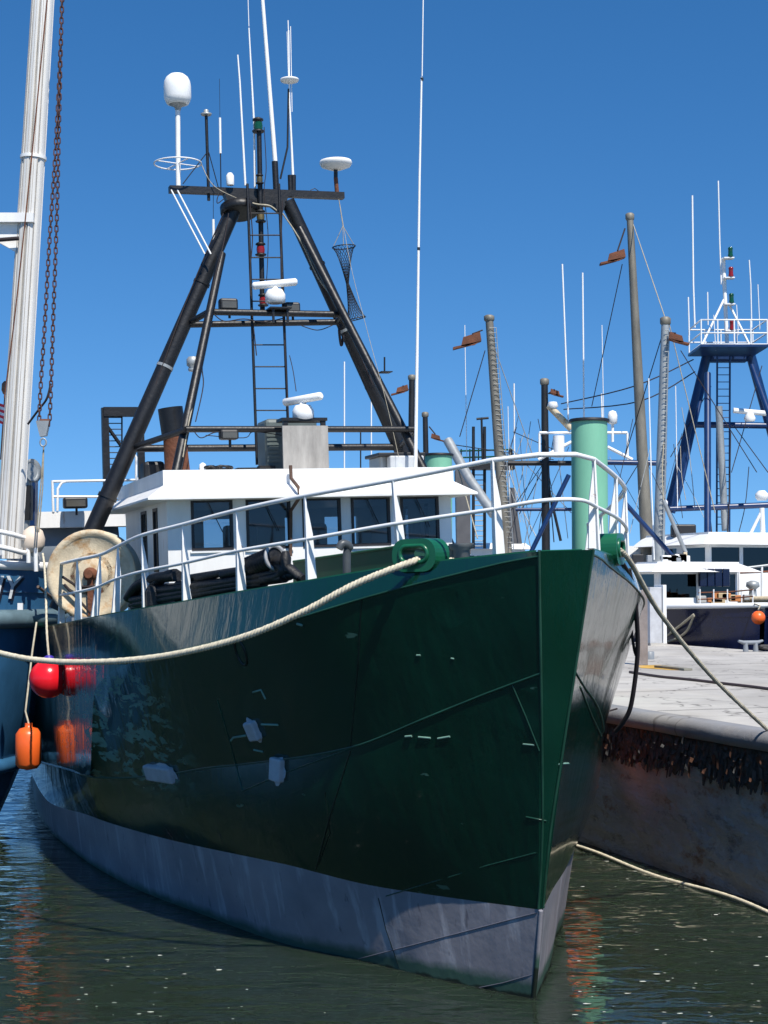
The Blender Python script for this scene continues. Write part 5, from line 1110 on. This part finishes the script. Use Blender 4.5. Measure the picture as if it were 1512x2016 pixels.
for a in ([(1365, 708, YG), (1250, 760, 50), (1105, 795, 55)], [(1368, 732, YG), (1260, 790, 50), (1110, 806, 55)]): MB().tube(smooth_path([W(*q) for q in a], 6), .022, 5).build('stay_wire', M_roped, bb)
for a, b_ in (((1225, 520, 50), (1165, 800, 52)), ((1310, 640, 45), (1230, 900, 47)), ((1246, 440, 50), (1310, 628, 46)), ((1318, 640, 46), (1408, 1010, 46)), ((1340, 690, 50), (1490, 930, 50)), ((1400, 760, 52), (1320, 900, 52)), ((1500, 720, 52), (1440, 930, 50)), ((1446, 840, 52), (1512, 930, 50))):
    MB().tube([W(*a), W(*b_)], .016, 5).build('stay_wire', M_ropeg if a[0] in (1246, 1318) else M_roped, bb)
for a, b_ in (((1394, 758, 50), (1416, 850, 50)), ((1446, 870, 50), (1378, 870, 50))): pass
# boat with white radar tripod and light green pile in front of it
P3, af, sb = frame((8.3, 51.8, 0), 19); wb = thing('fishing_boat', 'white boat with black outrigger and white tripod behind the bow rail', 'boat', (8.3, 51.8, 0))
bghull(wb, P3, 13, 2.1, 2.6, M_white2, M_navy, 1.0); house(wb, P3, 4, 7.5, 1.6, 2.4, 4.4, 3, 3.6, 4.25, .3, 2, .2)
outrigger(wb, (1072, 750), (1075, 1100), 54, .16, .12, M_blackm, (1092, 772, 17), 1)
tp = bpy.data.objects.new('radar_tripod', None); COL.objects.link(tp); tp.parent = wb; YT = 53
for pts, r in (([(1062, 852, YT), (1235, 852, YT)], .05), ([(1062, 852, YT), (1062, 905, YT)], .04), ([(1235, 852, YT), (1236, 905, YT)], .04), ([(1060, 905, YT), (1125, 870, YT)], .06), ([(1196, 880, YT), (1245, 905, YT)], .06), ([(1100, 858, YT), (1100, 900, YT)], .2), ([(1206, 835, YT), (1206, 870, YT)], .05), ([(1150, 860, YT), (1150, 1085, YT+1)], .12)): wpole(tp, 'strut', pts, r, M_white2)
p = W(1206, 835, YT); MB().lathe(p, [(.1, 0), (.16, .03), (.17, .3), (.12, .44), (.02, .48)], n=18).build('radome', M_white2, wb)
for pts in ([(1107, 520, YT), (1120, 855, YT)], [(1147, 537, YT), (1150, 850, YT)], [(1184, 775, YT), (1186, 850, YT)]): wpole(wb, 'whip_antenna', pts, .03, M_white2, 6)
wpole(wb, 'boom', [(1080, 798, YT), (1125, 845, YT)], .12, M_cream); p = W(1088, 800, YT); MB().lathe(p, [(.1, -.1), (.2, 0), (.15, .15)], n=12).build('lamp', M_white2, wb)
wpole(wb, 'blue_boom', [(1190, 910, 50), (1312, 912, 50)], .09, M_blue); wpole(wb, 'blue_boom', [(1120, 935, 52), (1045, 1088, 52)], .08, M_blue); wpole(wb, 'crossbar', [(1000, 912, 54), (1125, 912, 54)], .09, M_blackm); wpole(wb, 'crossbar', [(1015, 1003, 54), (1125, 1003, 54)], .06, M_blue)
wpole(wb, 'brace', [(1080, 960, 54), (1104, 1065, 54)], .05, M_blackm)
for a, b_ in (((1120, 880, 54), (1040, 1060, 55)), ((1060, 930, 54), (1030, 1085, 54)), ((1004, 880, 54), (1125, 1010, 54)), ((1090, 860, 54), (1060, 1050, 54)), ((1006, 1005, 54), (1075, 905, 54)), ((1100, 905, 54), (1118, 1060, 54)), ((1010, 850, 54), (1125, 900, 54)), ((1200, 900, 52), (1262, 1010, 50)), ((1262, 905, 52), (1204, 1000, 52))): MB().tube([W(*a), W(*b_)], .014, 4).build('stay_wire', M_roped if a[0] % 4 else M_galv, wb)
# boat with lattice pole and dark tower
P4, af, sb = frame((5.7, 60.5, 0), 19); db = thing('fishing_boat', 'distant boat with dark railed tower and lattice outrigger pole', 'boat', (5.7, 60.5, 0))
bghull(db, P4, 14, 2.2, 2.6, M_white2, M_navy, 1.0); house(db, P4, 4, 8, 1.7, 2.4, 5.0, 3, 3.9, 4.7, .3, 2, .2)
outrigger(db, (963, 625), (998, 1098), 58, .24, .15, M_rustpole, (930, 668, 36), -1, 44, 9)
tw = bpy.data.objects.new('tower', None); COL.objects.link(tw); tw.parent = db; YW = 62
for pts, r in (([(932, 840, YW), (932, 1080, YW)], .07), ([(954, 840, YW), (954, 1080, YW)], .07), ([(948, 822, YW), (950, 905, YW)], .05), ([(1005, 885, YW), (1003, 925, YW)], .05)): wpole(tw, 'tower_leg', pts, r, M_blackm, 6)
for i in range(15): wpole(tw, 'rung', [(932, 935+i*10, YW), (954, 935+i*10, YW)], .022, M_galv, 4)
q = MB(); q.box(W(966, 918, YW), (1.9, .8, .28)); q.build('tower_platform', M_blackm, tw)
for v in (885, 898): wpole(tw, 'rail_bar', [(905, v+3, YW), (1010, v, YW)], .035, M_dgreen, 5)
for u in (908, 925, 942, 985, 1008): wpole(tw, 'stanchion', [(u, 884, YW), (u, 912, YW)], .03, M_blackm, 5)
wpole(tw, 'light_bar', [(938, 825, YW), (962, 823, YW)], .05, M_blackm, 5); wpole(tw, 'tower_leg', [(975, 862, YW), (1000, 905, YW)], .03, M_blackm, 5)
dk = MB(); dk.prism([W(897, 925, 50), W(925, 925, 50), W(927, 1090, 50), W(900, 1090, 50)], (0, .8, 0)); dk.build('grey_casing', mat('dark_grey_casing', (.09, .09, .095), .6, var=.2), db)
wpole(db, 'derrick', [(882, 868, 46), (925, 945, 45), (972, 1012, 44)], .15, M_galv, 12); wpole(db, 'derrick_wire', [(890, 880, 46), (940, 1060, 44)], .02, M_ropeg, 5)
dk = MB(); dk.prism([W(1003, 960, 60), W(1012, 960, 60), W(1028, 1070, 60), W(1000, 1070, 60)], (0, .5, 0)); dk.build('grey_fin', mat('dark_grey_casing', (.09, .09, .095), .6), db)
for a, b_ in (((955, 690, 58), (905, 860, 58)), ((972, 680, 58), (1050, 900, 58)), ((890, 875, 60), (1090, 905, 60)), ((1010, 900, 58), (1045, 1080, 58))): MB().tube([W(*a), W(*b_)], .018, 4).build('stay_wire', M_roped if a[0] < 960 else M_galv, db)
for pts in ([(1012, 755, 60), (1013, 900, 60)]  ,): wpole(db, 'whip_antenna', pts, .03, M_white2, 5)
rw = random.Random(11)
for i in range(26):
    par_, u0, u1, Y_ = [(db, 900, 1060, 60), (wb, 1010, 1120, 55), (bb, 1330, 1512, 51), (nv, 1240, 1340, 45)][i % 4]
    a = (rw.uniform(u0, u1), rw.uniform(800, 930)); b_ = (a[0] + rw.uniform(-70, 70), rw.uniform(980, 1085)); mid = ((a[0]+b_[0])/2 + rw.uniform(-4, 4), (a[1]+b_[1])/2 + rw.uniform(2, 10))
    MB().tube(smooth_path([W(*a, Y_), W(*mid, Y_-.5), W(*b_, Y_-1)], 4), rw.choice((.010, .014, .02)), 4).build('rigging_line', rw.choice((M_roped, M_roped, M_ropeg, M_galv)), par_)
for u, v0, v1, Y_, par_ in ((915, 640, 900, 60, db), (1000, 800, 1000, 60, db), (1185, 640, 860, 55, wb), (1255, 700, 1000, 52, bb), (1330, 760, 1000, 50, bb), (1450, 600, 660, 51, bb), (1492, 560, 650, 51, bb), (1405, 620, 690, 51, bb)):
    MB().tube([W(u, v0, Y_), W(u+4, v1, Y_)], .016, 5).build('whip_antenna', M_white2, par_)
# two dark poles far behind the wheelhouse roof
P5, af, sb = frame((1.4, 68, 0), 19); fb = thing('fishing_boat', 'far boat mostly hidden behind wheelhouse, two short dark outrigger poles showing', 'boat', (1.4, 68, 0))
bghull(fb, P5, 14, 2.2, 2.6, M_navy, M_rust, 1.0); house(fb, P5, 4, 8, 1.7, 2.4, 5.0, 3, 3.9, 4.7, .3, 2, .2)
outrigger(fb, (811, 742), (808, 1090), 66, .17, .13, M_blackm, (793, 766, 22), -1); outrigger(fb, (837, 815), (842, 1090), 70, .16, .12, M_blackm, (857, 860, 17), 1)
for u, v in ((710, 850), (678, 712), (731, 730)): wpole(fb, 'mast_post', [(u, v, 72), (u, 1060, 72)], .035, M_blackm if u == 710 else M_white2, 5)

# ------------------------------------------------------------------ signal shape hanging from the top beam
SB0 = 8.5; bs = thing('signal_basket', 'black mesh double cone signal shape hanging from the gantry beam', 'signal shape', bw(B(700, 640, s=SB0)))
def mesh_cone(p0, r0, p1, r1, nm):
    a, b_ = V(bw(p0)), V(bw(p1)); ax = (b_-a).normalized(); x = ax.orthogonal().normalized(); y = ax.cross(x); mb = MB(); N = 18; K = 11
    def pt(i, t): r = r0 + (r1-r0)*(t**.6); q = 2*math.pi*i/N; return a.lerp(b_, t) + (x*math.cos(q) + y*math.sin(q))*r
    for i in range(N):
        mb.tube([pt(i + k*.6, k/K) for k in range(K+1)], .0032, 3, False); mb.tube([pt(i - k*.6, k/K) for k in range(K+1)], .0032, 3, False)
    mb.tube([pt(i, 0) for i in range(N)], .008, 5, closed=True); mb.build(nm, M_blackm, bs)
mesh_cone(B(677, 486, s=SB0), .165, B(684, 558, s=SB0), .018, 'upper_cone'); mesh_cone(B(701, 628, s=SB0), .14, B(684, 558, s=SB0), .018, 'lower_cone')
for u in (657, 676, 698): MB().tube([bw(B(u, 484, s=SB0)), bw(B(675, 445, s=SB0)), bw(B(667, 392, s=SB0+.05))], .005, 4).build('hanging_line', M_ropeg, bs)
# ------------------------------------------------------------------ flecks of foam on the water
m_ = MB(); rnd = random.Random(3)
for i in range(150):
    if i < 85: u, v = rnd.uniform(1130, 1520), rnd.uniform(1690, 2016)
    else: u, v = rnd.uniform(150, 1050), rnd.uniform(1850, 2016)
    p = WZ(u, v, .006)
    if i >= 85 and BM[1] @ (p-BO) < 3.0 and H(u, v) is not None: continue
    if H(u, v) is not None: continue
    r = rnd.choice((.004, .005, .006, .008, .011, .016)); pts = [(p[0] + r*2.2*math.cos(a)*rnd.uniform(.5, 1.2), p[1] + r*1.2*math.sin(a)*rnd.uniform(.5, 1.2), .006) for a in np.linspace(0, 6.28, 8)[:-1]]; m_.add(pts, [tuple(range(7))])
m_.build('foam_flecks', mat('foam', (.55, .56, .50), .8), label='pale flecks of foam drifting on the water', cat='foam', kind='stuff', fix=False)
